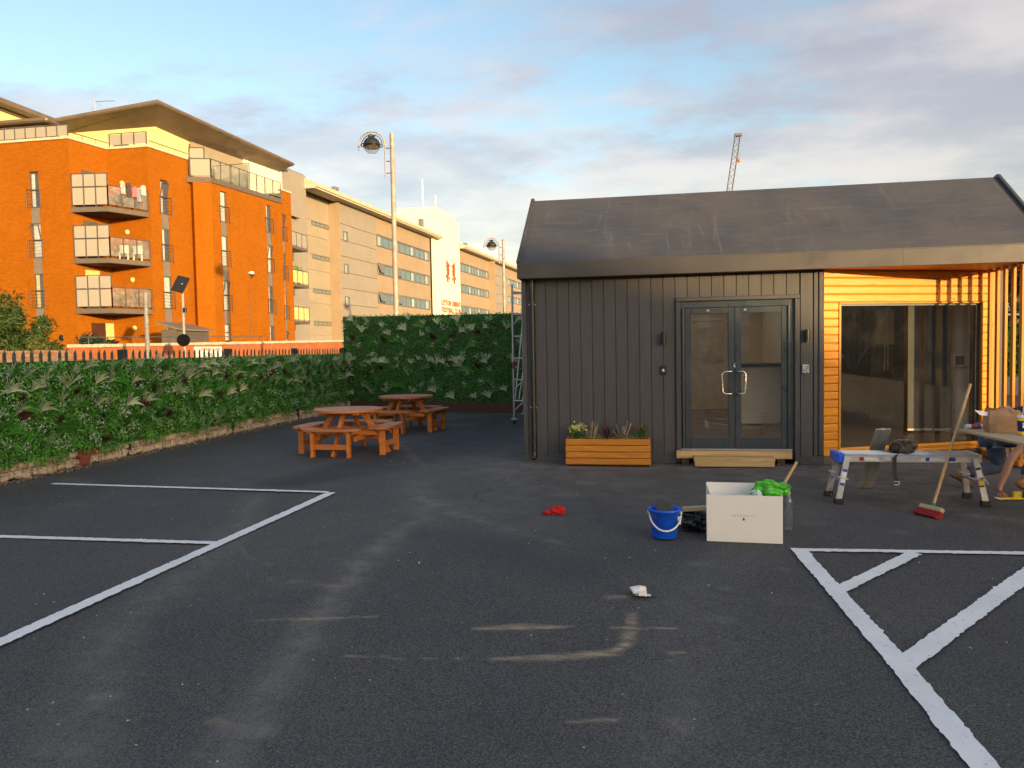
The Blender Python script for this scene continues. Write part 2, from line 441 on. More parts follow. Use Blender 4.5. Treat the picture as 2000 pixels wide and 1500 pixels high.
M['soffit'] = wood('soffit', (.42, .15, .02), (.55, .22, .03), 0, .45)
M['planter_wood'] = wood('planter_wood', (.48, .17, .018), (.64, .27, .035), 0, .38, rndv=.4)
M['picnic_wood'] = wood('picnic_wood', (.50, .145, .025), (.68, .24, .05), 0, .42, rndv=.35)
M['picnic_top'] = wood('picnic_top', (.40, .14, .05), (.56, .24, .10), 0, .45, rndv=.3)
M['pine'] = wood('pine', (.46, .30, .12), (.62, .44, .21), 0, .55, rndv=.15)
M['ply'] = wood('ply', (.50, .36, .20), (.64, .49, .30), 0, .6, knots=False)
M['broom_wood'] = wood('broom_wood', (.46, .28, .12), (.58, .38, .18), 2, .5, knots=False, rndv=.05)
M['glass'] = glass('clear_glass', (.95, .945, .91), 1.45, 0.0, .010)
M['glass_far'] = glass('window_glass', (.86, .90, .92), 1.6, 0.0, .05)
M['glass_balcony'] = glass('balcony_glass', (.82, .86, .82), 1.35, 0.02, .16)
t = NT('frosted_glass'); t.done(t.mix(t.noise(t.coord(rnd=True), 1.2, 3), (.27, .26, .225), (.33, .315, .27)), .45, 0, .5)
M['frosted'] = t.m
M['white_paint'] = paint('white_paint', (.74, .73, .70), .5, var=.05)
M['white_plastic'] = paint('white_plastic', (.76, .76, .76), .35, var=.04)
M['white_card'] = paint('white_card', (.82, .80, .76), .42, var=.03, scale=2.0)
M['blue_plastic'] = paint('blue_plastic', (.008, .10, .70), .38, var=.12, scale=5)
M['red_cloth'] = paint('red_cloth', (.58, .012, .012), .85, var=.2, bump=.3, bscale=90)
M['black_bag'] = paint('black_bag', (.010, .010, .011), .32, var=.2)
M['interior_wall'] = paint('interior_wall', (.72, .61, .44), .8, var=.04, scale=1.0)
M['interior_white'] = paint('interior_white', (.7, .69, .66), .6, var=.04)
M['interior_dark'] = paint('interior_dark', (.05, .045, .04), .5)
M['wood_floor'] = wood('wood_floor', (.24, .15, .08), (.40, .26, .14), 0, .4, knots=False, grain=9)
M['soil'] = paint('soil', (.03, .022, .016), .95, var=.4, scale=20)

# ------------------------------------------------------------------ ground
rng = np.random.default_rng(11)
def axis_pts(lo, hi, step, far):
    core = np.arange(lo, hi + 1e-6, step); g = []; d = step; x = hi
    while x < far: d *= 1.35; x += d; g.append(x)
    return np.concatenate([lo - (np.array(g)[::-1] - hi), core, np.array(g)])
def two_step(lo, mid, hi, s1, s2, far):
    core = np.concatenate([np.arange(lo, mid, s1), np.arange(mid, hi + 1e-6, s2)]); g = []; d = s2; x = hi
    while x < far: d *= 1.35; x += d; g.append(x)
    g = np.array(g); return np.concatenate([lo - (g[::-1] - hi), core, g])
gx = axis_pts(-9.4, 6.4, .034, 2600.0); gy = two_step(1.6, 7.6, 21.4, .024, .055, 2600.0)
GX, GY = np.meshgrid(gx, gy)
def vnoise(X, Y, s, seed):
    """smooth value noise"""
    r = np.random.default_rng(seed).random((64, 64)); x = X * s; y = Y * s
    xi = np.floor(x).astype(int); yi = np.floor(y).astype(int); fx = x - xi; fy = y - yi
    fx = fx * fx * (3 - 2 * fx); fy = fy * fy * (3 - 2 * fy)
    g = lambda a, b: r[a % 64, b % 64]
    return (g(xi, yi) * (1 - fx) + g(xi + 1, yi) * fx) * (1 - fy) + (g(xi, yi + 1) * (1 - fx) + g(xi + 1, yi + 1) * fx) * fy
def capsule(pts, w, soft=1.0):
    """1 on the polyline falling to 0 at width w (per point widths)"""
    out = np.zeros_like(GX)
    for (x0, y0, a), (x1, y1, b) in zip([(*p, q) for p, q in zip(pts, w)][:-1], [(*p, q) for p, q in zip(pts, w)][1:]):
        dx, dy = x1 - x0, y1 - y0; tt = np.clip(((GX - x0) * dx + (GY - y0) * dy) / (dx * dx + dy * dy), 0, 1)
        d = np.hypot(GX - x0 - tt * dx, GY - y0 - tt * dy) / (a + (b - a) * tt)
        out = np.maximum(out, np.clip(1 - d, 0, 1) ** soft)
    return out
nz = vnoise(GX, GY, 3.1, 1); nz2 = vnoise(GX, GY, 9.0, 2); nz3 = vnoise(GX, GY, .8, 3)
dust = np.zeros_like(GX)
dust += .62 * capsule([(-2.0, 1.6), (-2.4, 2.7), (-3.3, 4.2), (-3.65, 5.85), (-4.1, 7.2), (-4.6, 8.3)], [.30, .30, .28, .26, .26, .22])
dust += .80 * capsule([(-1.6, 1.6), (-1.75, 2.7), (-1.86, 3.35), (-2.08, 4.54), (-2.3, 6.0), (-2.28, 7.1)], [.2, .2, .2, .2, .2, .14])
dust += .30 * capsule([(-.2, 1.6), (.15, 3.4), (.3, 5.0), (.6, 6.2)], [.5, .45, .4, .3])
dust += .55 * capsule([(-2.55, 8.3), (-2.0, 7.6), (-1.3, 6.95), (-.7, 6.45)], [.16, .16, .13, .08]) * (.4 + .9 * nz2)
dust += .5 * capsule([(-2.9, 9.2), (-2.4, 8.0), (-2.2, 7.3)], [.45, .35, .2])
dust += .45 * capsule([(-1.9, 10.9), (.4, 10.8), (2.5, 10.9), (5.0, 11.6)], [.35, .4, .35, .5]) * (.4 + nz)
dust += .75 * capsule([(2.3, 10.0), (2.7, 8.9), (3.2, 8.0), (3.6, 7.6)], [.30, .35, .3, .2]) * (.35 + nz2)
dust += .55 * capsule([(2.5, 8.2), (3.2, 8.9), (4.4, 9.3)], [.3, .3, .3]) * (.3 + nz2)
dust += .40 * capsule([(-4.6, 13.6), (-3.6, 11.4), (-3.2, 10.6)], [.12, .14, .1])
dust += .35 * capsule([(-8.2, 7.0), (-8.3, 9.2), (-8.35, 12), (-8.4, 16), (-8.5, 20)], [.45, .4, .35, .3, .3])
dust += .55 * capsule([(-7.4, 8.9), (-7.9, 9.2)], [.3, .25]) + .25 * capsule([(-6.8, 7.6), (-4.5, 7.9)], [.4, .3]) * nz
for x, y, rx, k in ((-2.66, 3.28, .1, .9), (-1.72, 3.07, .12, .8), (.14, 3.38, .13, .7), (.2, 3.63, .1, .6), (.45, 4.75, .12, .8), (1.0, 5.9, .1, .7), (-2.9, 3.0, .1, .3),
                    (.4, 6.0, .12, .7), (.55, 5.4, .08, .8), (1.55, 7.5, .2, .9), (2.2, 7.2, .15, .8), (1.1, 7.9, .2, .6), (.1, 8.6, .25, .6), (-.8, 9.4, .3, .5), (.9, 9.2, .35, .55)):
    dust += k * np.clip(1 - np.hypot((GX - x), (GY - y) * 1.2) / rx, 0, 1) * (.3 + nz2)
dust += .8 * np.clip((GY - 6.6) / 4, 0, 1) * np.clip((GX + 3.4) / 2, 0, 1) * (.3 + nz)
dust += .30 * np.clip((nz3 - .5) * 2, 0, 1) * nz
saw = np.zeros_like(GX)
saw += 1.0 * capsule([(-1.02, 4.42), (-.75, 4.49), (-.45, 4.52)], [0.031, 0.074, 0.012], .8) + .9 * capsule([(-1.0, 4.42), (-.5, 4.50)], [0.011, 0.007], .5)
saw += 1.0 * capsule([(-.85, 3.99), (-.5, 4.06), (-.2, 4.16), (-.12, 4.3)], [0.019, 0.062, 0.062, 0.031], .8)
saw += .85 * capsule([(-.12, 4.3), (-.1, 4.55), (-.1, 4.8)], [0.050, 0.062, 0.031], .9) + .9 * capsule([(-.22, 4.54), (.16, 4.58)], [0.019, 0.009], .5)
saw += .6 * capsule([(-2.5, 4.37), (-1.85, 4.53)], [0.012, 0.015], .6) + .6 * capsule([(-2.2, 4.42), (-1.7, 4.55)], [0.037, 0.019], 1.0)
saw += .75 * capsule([(-1.66, 3.92), (-1.42, 3.95)], [0.019, 0.007], .7) + .45 * capsule([(-1.42, 3.92), (-1.0, 3.98)], [0.011, 0.007], .7)
saw += .7 * capsule([(.12, 4.2), (.2, 4.22)], [0.028, 0.019], 1.0) + .5 * capsule([(-1.98, 3.13), (-1.88, 3.1)], [0.056, 0.043], 1.0)
saw += .6 * capsule([(-.35, 3.35), (-.15, 3.4)], [0.019, 0.031], 1.0) + .7 * capsule([(-.25, 5.1), (-.1, 5.14)], [0.056, 0.037], .8)
saw += .35 * capsule([(-3.6, 6.15), (-3.25, 5.75), (-2.95, 5.55)], [0.031, 0.025, 0.019], .8) * (nz2 > .45) + .3 * capsule([(-2.9, 5.25), (-2.2, 5.1)], [.06, .06]) * (nz2 > .5)
fresh = np.clip(1.25 * capsule([(-4.6, 9.2), (-4.1, 10.2), (-3.55, 12.0), (-3.2, 14.5), (-3.1, 17.0), (-3.5, 18.4)], [.5, .75, 1.0, 1.0, .9, .6], .5), 0, 1) * (.75 + .25 * nz)
fresh = np.maximum(fresh, .9 * capsule([(-4.4, 17.2), (-3.3, 18.0)], [.6, .8], .4))
fresh = np.maximum(fresh, .5 * capsule([(-.6, 5.6), (-1.4, 6.3), (-2.0, 6.6)], [.5, .5, .3]))
fresh = np.maximum(fresh, .55 * capsule([(1.9, 1.7), (2.4, 4.5), (3.2, 5.6)], [1.0, .9, .7]))
crack = np.zeros_like(GX)
for pts, sd in (([(-1.9, 9.9), (-1.75, 9.2), (-1.95, 8.6), (-1.8, 8.0)], 1), ([(1.9, 9.9), (3.0, 9.6), (4.4, 9.9)], 5)):
    rc_ = random.Random(sd); P2 = []
    for (x0, y0), (x1, y1) in zip(pts[:-1], pts[1:]):
        for i in range(7): f = i / 7; P2.append((x0 + (x1 - x0) * f + rc_.uniform(-.06, .06), y0 + (y1 - y0) * f + rc_.uniform(-.06, .06)))
    crack = np.maximum(crack, capsule(P2, [.03 * rc_.uniform(.4, 1.2) for _ in P2], .7))
GZ = (.012 * (vnoise(GX, GY, .45, 5) - .5) + .004 * (vnoise(GX, GY, 2.2, 6) - .5)) * np.clip(1 - (np.hypot(GX, GY - 8) - 18) / 6, 0, 1)
ny, nx = GX.shape
V = np.stack([GX, GY, GZ], -1).reshape(-1, 3)
ii = (np.arange(ny - 1)[:, None] * nx + np.arange(nx - 1)[None, :]).ravel()
me = np_mesh('ground', V, np.stack([ii, ii + 1, ii + nx + 1, ii + nx], 1), M['tarmac'], True)
for nm, arr in (('dust', dust), ('sawdust', saw), ('fresh', fresh), ('crack', crack)):
    a = me.attributes.new(nm, 'FLOAT', 'POINT'); a.data.foreach_set('value', np.clip(arr, 0, 1).astype(np.float32).ravel())
link('ground', me, kind='structure')

def marking(pts, w, seed, z=.012):
    """painted line with slightly ragged edges"""
    r = random.Random(seed); V = []; F = []
    for (x0, y0), (x1, y1) in zip(pts[:-1], pts[1:]):
        L = hypot(x1 - x0, y1 - y0); n = max(2, int(L / .022)); dx, dy = (x1 - x0) / L, (y1 - y0) / L; b = len(V)
        j1 = j2 = 0
        for i in range(n + 1):
            if i % 2 == 0 or r.random() < .3: j1 = r.uniform(-.006, .006); j2 = r.uniform(-.006, .006)
            if r.random() < .025: j1 += r.uniform(0, .016)
            if r.random() < .025: j2 += r.uniform(0, .016)
            x = x0 + dx * L * i / n; y = y0 + dy * L * i / n
            V += [(x - dy * (w / 2 + j1), y + dx * (w / 2 + j1), z), (x + dy * (w / 2 + j2), y - dx * (w / 2 + j2), z)]
        F += [(b + 2 * i, b + 2 * i + 1, b + 2 * i + 3, b + 2 * i + 2) for i in range(n)]
    m = MB(); m.add(V, F); return m
for pts, w, z in (([(-3.86, 1.0), (-3.79, 3.82), (-3.72, 8.50)], .115, .012), ([(-3.775, 8.52), (-7.78, 8.79)], .09, .0125), ([(-3.80, 6.13), (-8.0, 6.14)], .09, .0125),
                  ([(1.165, 6.44), (2.93, 6.52), (6.5, 6.68)], .085, .012), ([(1.225, 6.42), (1.275, 5.0), (1.298, 4.195), (1.305, 3.2), (1.33, 1.2)], .122, .0125),
                  ([(1.285, 5.40), (2.10, 6.43)], .108, .0132), ([(1.31, 4.17), (3.13, 6.50)], .125, .0134), ([(1.33, 2.0), (4.7, 6.6)], .13, .013)):
    marking(pts, w, int(w * 1000) + len(pts), z).build('parking_marking', M['road_paint'], kind='structure')

# small litter nobody could count: chips, splinters and dry leaf bits
n = 800
P = np.stack([rng.uniform(-8.2, 5.2, n), 2.2 + 12 * rng.random(n) ** 1.4, np.full(n, .014)], 1)
P[:, 2] += rng.uniform(.002, .008, n)
V, F = leaves(rng, P, np.tile([0, 0, 1.0], (n, 1)), .017, .6, .25)
V[:, 2] = np.maximum(V[:, 2], .012)
t = NT('litter'); g_ = t.N('ShaderNodeNewGeometry').outputs['Random Per Island']
rp = t.N('ShaderNodeValToRGB'); t.l.new(g_, rp.inputs[0])
rp.color_ramp.interpolation = 'CONSTANT'
rp.color_ramp.elements[0].color = (.55, .53, .48, 1); rp.color_ramp.elements[1].position = .45; rp.color_ramp.elements[1].color = (.34, .25, .14, 1)
e = rp.color_ramp.elements.new(.72); e.color = (.12, .10, .07, 1); e = rp.color_ramp.elements.new(.85); e.color = (.62, .61, .58, 1)
M['litter'] = t.done(rp.outputs[0], .8)
link('litter', np_mesh('litter', V, F, M['litter']), kind='stuff', label='scattered chips and splinters on the dark tarmac', category='litter')
# gravel drift along the foot of the gabion
n = 2600
yy = rng.uniform(6.0, 20.5, n); P = np.stack([-8.5 + np.abs(rng.normal(0, .10, n)), yy, np.full(n, .016)], 1)
V, F = leaves(rng, P, np.tile([0, 0, 1.0], (n, 1)), .03, .8, .5)
M['grit'] = leafmat('grit', (.22, .17, .11), (.40, .33, .24), .9, 0.0, .2)
link('stone_chippings', np_mesh('stone_chippings', V, F, M['grit']), kind='stuff', label='loose pale stone chippings along the foot of the gabion', category='gravel')

# street beyond the fence
MB().box(-19.0, -9.9, -40, 150, -.3, .020).build('road', M['asphalt_road'], kind='structure')
MB().box(-9.9, -9.05, -40, 150, -.3, .13, c=.01).build('pavement', M['paving'], kind='structure')
MB().box(-22.0, -19.0, -40, 150, -.3, .14, c=.01).build('pavement', M['paving'], kind='structure')
m = MB()
for k in range(24): m.box(-14.5, -14.4, -30 + k * 7, -27 + k * 7, .021, .0245)
m.build('road_centre_line', M['road_paint'], kind='structure')

# ------------------------------------------------------------------ palisade fence, gabion, artificial hedge on the left
M['fence_green'] = paint('fence_green', (.022, .034, .030), .5, var=.2, scale=3)
M['fence_grey'] = paint('fence_grey', (.055, .066, .058), .55, var=.2, scale=3, rnd=.3)
fence = thing('palisade_fence', 'dark green palisade fence topping the leafy hedge along the street', 'fence', (-8.72, 14, 0))
pm = MB(); pr_ = [(-.032, 0), (.032, 0), (.032, 1.74), (0, 1.80), (-.032, 1.74)]
pm.add([(.004 if abs(y) < .03 else -.008, y, z) for y, z in pr_] + [(-.004 + (.0 if abs(y) < .03 else -.008), y, z) for y, z in pr_],
       [(0, 1, 2, 3, 4), (9, 8, 7, 6, 5)] + [(i, (i + 1) % 5 + 0, (i + 1) % 5 + 5, i + 5) for i in range(5)])
pme = pm.mesh('pale', M['fence_grey'])
k = 0; y = 5.6
rr = random.Random(3)
while y < 21.0:
    link('pale', pme, fence, loc=(0, y - 14, -.005 + rr.uniform(-.008, .004)), rot=(rr.uniform(-.012, .012), 0, 0)); y += .167
for z in (.35, 1.60): MB().box(-8.715, -8.665, 5.5, 21.0, z - .028, z + .028).build('rail', M['fence_green'], fence)
for y in (5.25, 8.3, 11.35, 14.6, 17.65, 20.7): MB().box(-8.66, -8.535, y - .05, y + .05, 0, 1.795, c=.006).build('post', M['fence_green'], fence)

gab = thing('gabion_wall', 'low wire gabion of pale stones under the leafy hedge', 'gabion wall', (-8.8, 14, 0))
t = NT('gabion_stone'); co = t.coord(rnd=True)
col = t.mix(t.noise(co, 14.0, 5, .65), (.44, .34, .22), (.72, .60, .44)); col = t.mix(t.math('MULTIPLY', t.rnd(), .55), col, (.42, .37, .30))
col = t.mix(t.ramp(t.noise(co, 5.0, 5, .6), .55, .75, 0, .6), col, (.07, .055, .035))
t.bump(t.noise(co, 30.0, 5, .7), .6, .01); M['gabion_stone'] = t.done(col, .9, 0, .2)
M['red_brick'] = paint('red_brick', (.24, .06, .04), .85, var=.2, scale=12, bump=.3)
def rock(seed, mat):
    r = random.Random(seed); bm = bmesh.new(); bmesh.ops.create_cube(bm, size=1)
    bmesh.ops.bevel(bm, geom=list(bm.edges), offset=.22, segments=1, affect='EDGES')
    for v in bm.verts: v.co = v.co * Vector((1, 1, 1)) * r.uniform(.86, 1.06) + Vector((r.uniform(-.06, .06),) * 3)
    me = bpy.data.meshes.new('stone'); bm.to_mesh(me); bm.free(); me.materials.append(mat); return me
stones = [rock(i, M['gabion_stone']) for i in range(7)]
rr = random.Random(21); rows = 3; cnt = 0
for row in range(rows):
    y = 7.9 + row * .03
    while y < 20.6 and cnt < 296:
        w = rr.uniform(.10, .17)
        h = .135 + rr.uniform(-.01, .02)
        link('stone', stones[rr.randrange(7)], gab, loc=(.17 + rr.uniform(-.02, .015), y + w / 2 - 14, .07 + row * .128 + rr.uniform(-.012, .012)), rot=(rr.uniform(-.2, .2), rr.uniform(-.25, .25), rr.uniform(-.3, .3)), scale=(.2, w * 1.02, h))
        y += w * .985; cnt += 1
bm_ = MB().box(-.5, .5, -.5, .5, -.5, .5, c=.04).mesh('brick', M['red_brick'])
for y, z in ((10.32, .085), (10.28, .215), (10.52, .22)): link('brick', bm_, gab, loc=(.225, y - 14, z), rot=(0, .05, .03), scale=(.11, .2, .125))
m = MB()
for k in range(186): m.cyl((-8.545, 6.2 + k * .0775, 0.01), (-8.545, 6.2 + k * .0775, .40), .0024, n=4, caps=False)
for z in (.02, .10, .18, .26, .34, .40): m.cyl((-8.541, 6.1, z), (-8.541, 20.6, z), .0024, n=4, caps=False)
M['wire'] = paint('wire', (.09, .075, .06), .6, .6)
m.build('wire_mesh', M['wire'], gab)
M['gabion_core'] = paint('gabion_core', (.06, .048, .032), .95, var=.4, scale=8)
MB().box(-9.0, -8.75, 5.5, 20.6, -.05, .38).build('core_fill', M['gabion_core'], gab)

M['leaf'] = leafmat('hedge_leaf', (.065, .24, .03), (.18, .50, .075), .42, .34)
M['leaf_back'] = leafmat('hedge_leaf_deep', (.04, .14, .028), (.105, .32, .06), .42, .34)
M['tuft_green'] = leafmat('tuft_green', (.05, .22, .025), (.10, .38, .05), .4, .25)
M['tuft_pale'] = leafmat('tuft_pale', (.50, .60, .38), (.72, .80, .56), .45, .25)
M['tuft_red'] = leafmat('tuft_red', (.045, .010, .012), (.11, .025, .027), .45, .15)
M['blossom'] = leafmat('blossom', (.36, .50, .30), (.58, .68, .50), .5, .25)
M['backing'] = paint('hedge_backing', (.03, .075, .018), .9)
def tuft_mesh(name, mat, seed, n, length, width, arch, fan):
    """blades springing from the hedge face (local +X out, +Z up)"""
    r = random.Random(seed); m = MB()
    for i in range(n):
        a = r.uniform(-fan, fan) + (0.4 if seed % 2 else -.4); L = length * r.uniform(.7, 1.1); out = r.uniform(.25, .6)
        d = Vector((out, sin(a), cos(a))).normalized(); side = Vector((-.2, cos(a), -sin(a))).normalized() * width
        p0 = Vector((0, 0, 0)); p1 = d * L * .5 + Vector((.01, 0, 0)); p2 = d * L * .85 + Vector((.0, 0, -arch * L * .35)); p3 = d * L + Vector((0, sin(a) * L * .1, -arch * L * .8))
        m.add([p0 - side * .4, p0 + side * .4, p1 + side, p1 - side, p2 + side * .75, p2 - side * .75, p3], [(0, 1, 2, 3), (3, 2, 4, 5), (5, 4, 6)])
    return m.mesh(name, mat)
T_pale = [tuft_mesh('pale_fern', M['tuft_pale'], s, 22, .30, .0075, .35, .75) for s in (1, 2, 3, 4)]
T_red = [tuft_mesh('red_fern', M['tuft_red'], s, 46, .22, .0065, .25, .7) for s in (5, 6, 8)]
T_green = [tuft_mesh('green_fern', M['tuft_green'], s, 26, .36, .008, .55, .8) for s in (9, 10, 12, 13)]
def sprig(seed):
    r = np.random.default_rng(seed); n = 26
    P = r.normal(0, 1, (n, 3)) * np.array([.02, .045, .05]) + np.array([.05, 0, 0])
    V, F = leaves(r, P, np.tile([1.0, 0, .4], (n, 1)), .040, .5, .5); return np_mesh('white_sprig', V, F, M['blossom'])
T_spr = [sprig(s) for s in (3, 4, 5, 6)]
def hedge(name, label, a, b, z_bot, z_top, dens, mats, seed, tufts, thick=.055, top_jit=.035, lsize=.042):
    """artificial foliage panel from a to b (2D), facing the right-hand side of the b->a walk"""
    a = Vector(a); b = Vector(b); L = (b - a).length; d = (b - a) / L; nrm = Vector((d.y, -d.x))
    root = thing(name, label, 'hedge', (a.x, a.y, 0)); r = np.random.default_rng(seed)
    zb = lambda u: z_bot[0] + (z_bot[1] - z_bot[0]) * u / L
    zt = lambda u: z_top[0] + (z_top[1] - z_top[0]) * u / L
    n = int(dens * L * (z_top[0] - z_bot[0])); u = r.uniform(0, L, n); w = r.uniform(0, 1, n)
    lo = zb(u) + .05 * np.sin(u * 5.1) + .03 * np.sin(u * 13.3 + 1) + r.uniform(-.05, .03, n); hi = zt(u) + r.uniform(-.02, top_jit, n)
    z = lo + (hi - lo) * w; out = r.uniform(0, thick, n) + .035 * np.sin(u * 9 + z * 7) * np.sin(z * 11 + u * 3)
    P = np.stack([d.x * u + nrm.x * out, d.y * u + nrm.y * out, z], 1)
    nn = np.tile([nrm.x, nrm.y, .6], (n, 1)); V, F = leaves(r, P, nn, lsize, .62, .42, .3, .6)
    link('leaf_mass', np_mesh('leaf_mass', V, F, mats), root, kind='stuff')
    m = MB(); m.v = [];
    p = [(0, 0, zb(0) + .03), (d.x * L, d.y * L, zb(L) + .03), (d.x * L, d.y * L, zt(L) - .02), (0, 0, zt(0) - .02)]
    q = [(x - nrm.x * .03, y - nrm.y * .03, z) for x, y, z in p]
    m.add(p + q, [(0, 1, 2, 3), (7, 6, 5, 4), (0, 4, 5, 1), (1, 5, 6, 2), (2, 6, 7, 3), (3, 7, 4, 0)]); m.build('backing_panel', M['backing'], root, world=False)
    ang = atan2(nrm.y, nrm.x); rr = random.Random(seed)
    for kind, meshes, cells, jit in tufts:
        for (uu, zf) in cells:
            u_ = uu + rr.uniform(-jit, jit); 
            if u_ < .1 or u_ > L - .1: continue
            z_ = zb(u_) + (zt(u_) - zb(u_)) * zf + rr.uniform(-.05, .05)
            link(kind, rr.choice(meshes), root, loc=(d.x * u_ + nrm.x * .06, d.y * u_ + nrm.y * .06, z_), rot=Euler((rr.uniform(-.45, .45), rr.uniform(-.2, .2), ang + rr.uniform(-.3, .3))), scale=rr.uniform(.8, 1.15), kind='stuff' if kind == 'white_sprig' else None)
    return root
def cells(L, nz, pitch, rows, seed):
    r = random.Random(seed); out = []
    for i in range(int(L / pitch)):
        for zf in rows: out.append((i * pitch + pitch * r.uniform(.1, .9), zf + r.uniform(-.05, .05)))
    return out
LL = 14.6
hedge('artificial_hedge', 'long low artificial hedge with pale and burgundy tufts along the left fence', (-8.50, 6.2), (-8.50, 20.95), (.20, .30), (1.60, 1.64), 2500, M['leaf'], 5,
      [('pale_fern', T_pale, cells(LL, 1, .40, (.88, .72, .5), 1) + [(7.3, .02), (7.75, .03), (7.05, -.02), (.6, .5), (3.2, .12), (12.2, .1), (13.0, .12)], .1),
       ('red_fern', T_red, cells(LL, 1, .80, (.62, .36), 2) + [(4.4, .08), (6.1, .2)], .15),
       ('green_fern', T_green, cells(LL, 1, .50, (.80, .52, .25), 3), .15),
       ('white_sprig', T_spr, cells(LL, 1, .34, (.90, .72, .55, .36, .18), 4), .12)])
hedge('artificial_hedge', 'tall artificial hedge screen behind the picnic tables', (-8.60, 20.82), (-1.4, 19.25), (.22, .20), (2.71, 2.60), 2000, M['leaf_back'], 6,
      [('pale_fern', T_pale, cells(7.2, 1, .62, (.92, .80, .48, .44, .08), 11), .15),
       ('red_fern', T_red, cells(7.2, 1, 1.05, (.72, .36), 12), .2),
       ('green_fern', T_green, cells(7.2, 1, .62, (.86, .66, .34, .16), 13), .2),
       ('white_sprig', T_spr, cells(7.2, 1, .50, (.88, .70, .55, .40, .24), 14), .2)], lsize=.045)
tb = thing('timber_edging', 'dark stained board along the foot of the tall hedge screen', 'edging board', (-5, 20.2, 0))
M['dark_board'] = wood('dark_board', (.07, .03, .018), (.12, .055, .03), 0, .6)
MB().bar((-8.40, 20.72, .13), (-1.4, 19.20, .13), .05, .26, c=.006).build('board', M['dark_board'], tb)
for k in range(5):
    f = k / 4; MB().box(-8.38 + f * 6.9 - .05, -8.38 + f * 6.9 + .05, 20.80 - f * 1.5, 20.90 - f * 1.5, 0, 2.5).build('post', M['fence_green'], tb)

# ------------------------------------------------------------------ the timber cabin
cabin = thing('cabin', 'single storey dark clad cabin with pitched roof and yellow timber window bay', 'cabin', (1.6, 11.1, 0))
FY = 11.08                                   # face of the dark cladding
# front wall and its boards
fwall = MB().box(-1.74, .44, FY + .03, FY + .17, .0, 2.80).box(.44, 2.12, FY + .03, FY + .17, 2.32, 2.80).box(2.12, 2.42, FY + .03, FY + .17, 0, 2.80).build('front_wall', M['charcoal_trim'], cabin)
PITCH = .1685
def board_mesh(h, w=PITCH):
    # tongue and groove board: flat face, narrow recessed joint on the right
    g = .008; d = .026
    prof = [(0, d), (0, .004), (.003, 0), (w - g, 0), (w - g + .002, .014), (w, .014), (w, d)]
    m = MB(); n = len(prof)
    m.add([(x, y, 0) for x, y in prof] + [(x, y, h) for x, y in prof], [tuple(range(n)), tuple(reversed(range(n, 2 * n)))] + [(i, i + n, (i + 1) % n + n, (i + 1) % n) for i in range(n)])
    return m.mesh('cladding_board', M['cladding'])
full = board_mesh(2.70 - .125); short = board_mesh(2.70 - 2.375)
narrow = board_mesh(2.70 - .125, .12)
X0 = -1.594
for k in range(12):
    x = X0 + k * PITCH
    link('cladding_board', full, fwall, loc=(x - 1.6, FY - 11.1, .125))
link('cladding_board', narrow, fwall, loc=(X0 - .122 - 1.6, FY - 11.1, .125))
for k in range(10):
    x = X0 + (12 + k) * PITCH
    link('cladding_board', short, fwall, loc=(x - 1.6, FY - 11.1, 2.375))
link('cladding_board', full, fwall, loc=(2.128 - 1.6, FY - 11.1, .125))
MB().box(-1.775, .425, FY - .022, FY + .02, 0.0, .125, c=.004).build('skirting', M['charcoal_trim'], cabin)
MB().box(2.115, 2.44, FY - .022, FY + .02, 0.0, .125, c=.004).build('skirting', M['charcoal_trim'], cabin)
MB().box(-1.785, -1.715, FY - .02, FY + .16, .126, 2.72, c=.006).build('corner_trim', M['charcoal_trim'], cabin)
MB().box(2.30, 2.355, FY - .012, FY + .02, .126, 2.70, c=.004).box(2.36, 2.425, FY - .025, FY + .05, .126, 2.70, c=.012).build('corner_trim', M['charcoal_trim'], cabin)
# side, back walls, floor, ceiling
MB().box(-1.74, -1.60, FY + .172, 18.3, 0, 2.80).build('side_wall', M['charcoal_trim'], cabin)
MB().box(-1.74, 5.25, 18.3, 18.45, 0, 2.80).build('back_wall', M['charcoal_trim'], cabin)
MB().box(5.10, 5.25, 12.35, 18.3, 0, 2.80).build('side_wall', M['charcoal_trim'], cabin)
MB().prism([(-1.6, 11.27), (2.42, 11.27), (2.55, 11.25), (4.9, 12.25), (5.1, 12.4), (5.1, 18.3), (-1.6, 18.3)], .05, .20).build('floor', M['wood_floor'], cabin)
SKX0, SKX1, SKY0, SKY1 = -1.4, 2.55, 12.9, 17.9      # rooflight put into the unseen back slope to brighten the entrance room
m = MB().prism([(-1.6, 11.27), (2.42, 11.27), (2.55, 11.25), (4.9, 12.25), (5.1, 12.4), (5.1, SKY0), (-1.6, SKY0)], 2.62, 2.68)
m.box(-1.6, SKX0, SKY0 + .001, SKY1, 2.62, 2.68).box(SKX1, 5.1, SKY0 + .001, SKY1, 2.62, 2.68).box(-1.6, 5.1, SKY1 + .001, 18.3, 2.62, 2.68)
m.build('ceiling', M['interior_white'], cabin)
MB().box(-1.595, 5.095, 18.20, 18.295, .2, 2.62).box(-1.598, -1.50, 11.27, 18.2, .2, 2.62).build('wall_lining', M['interior_wall'], cabin)
part = MB().box(2.66, 2.78, 13.6, 18.2, .2, 2.62).build('partition', M['interior_wall'], cabin)
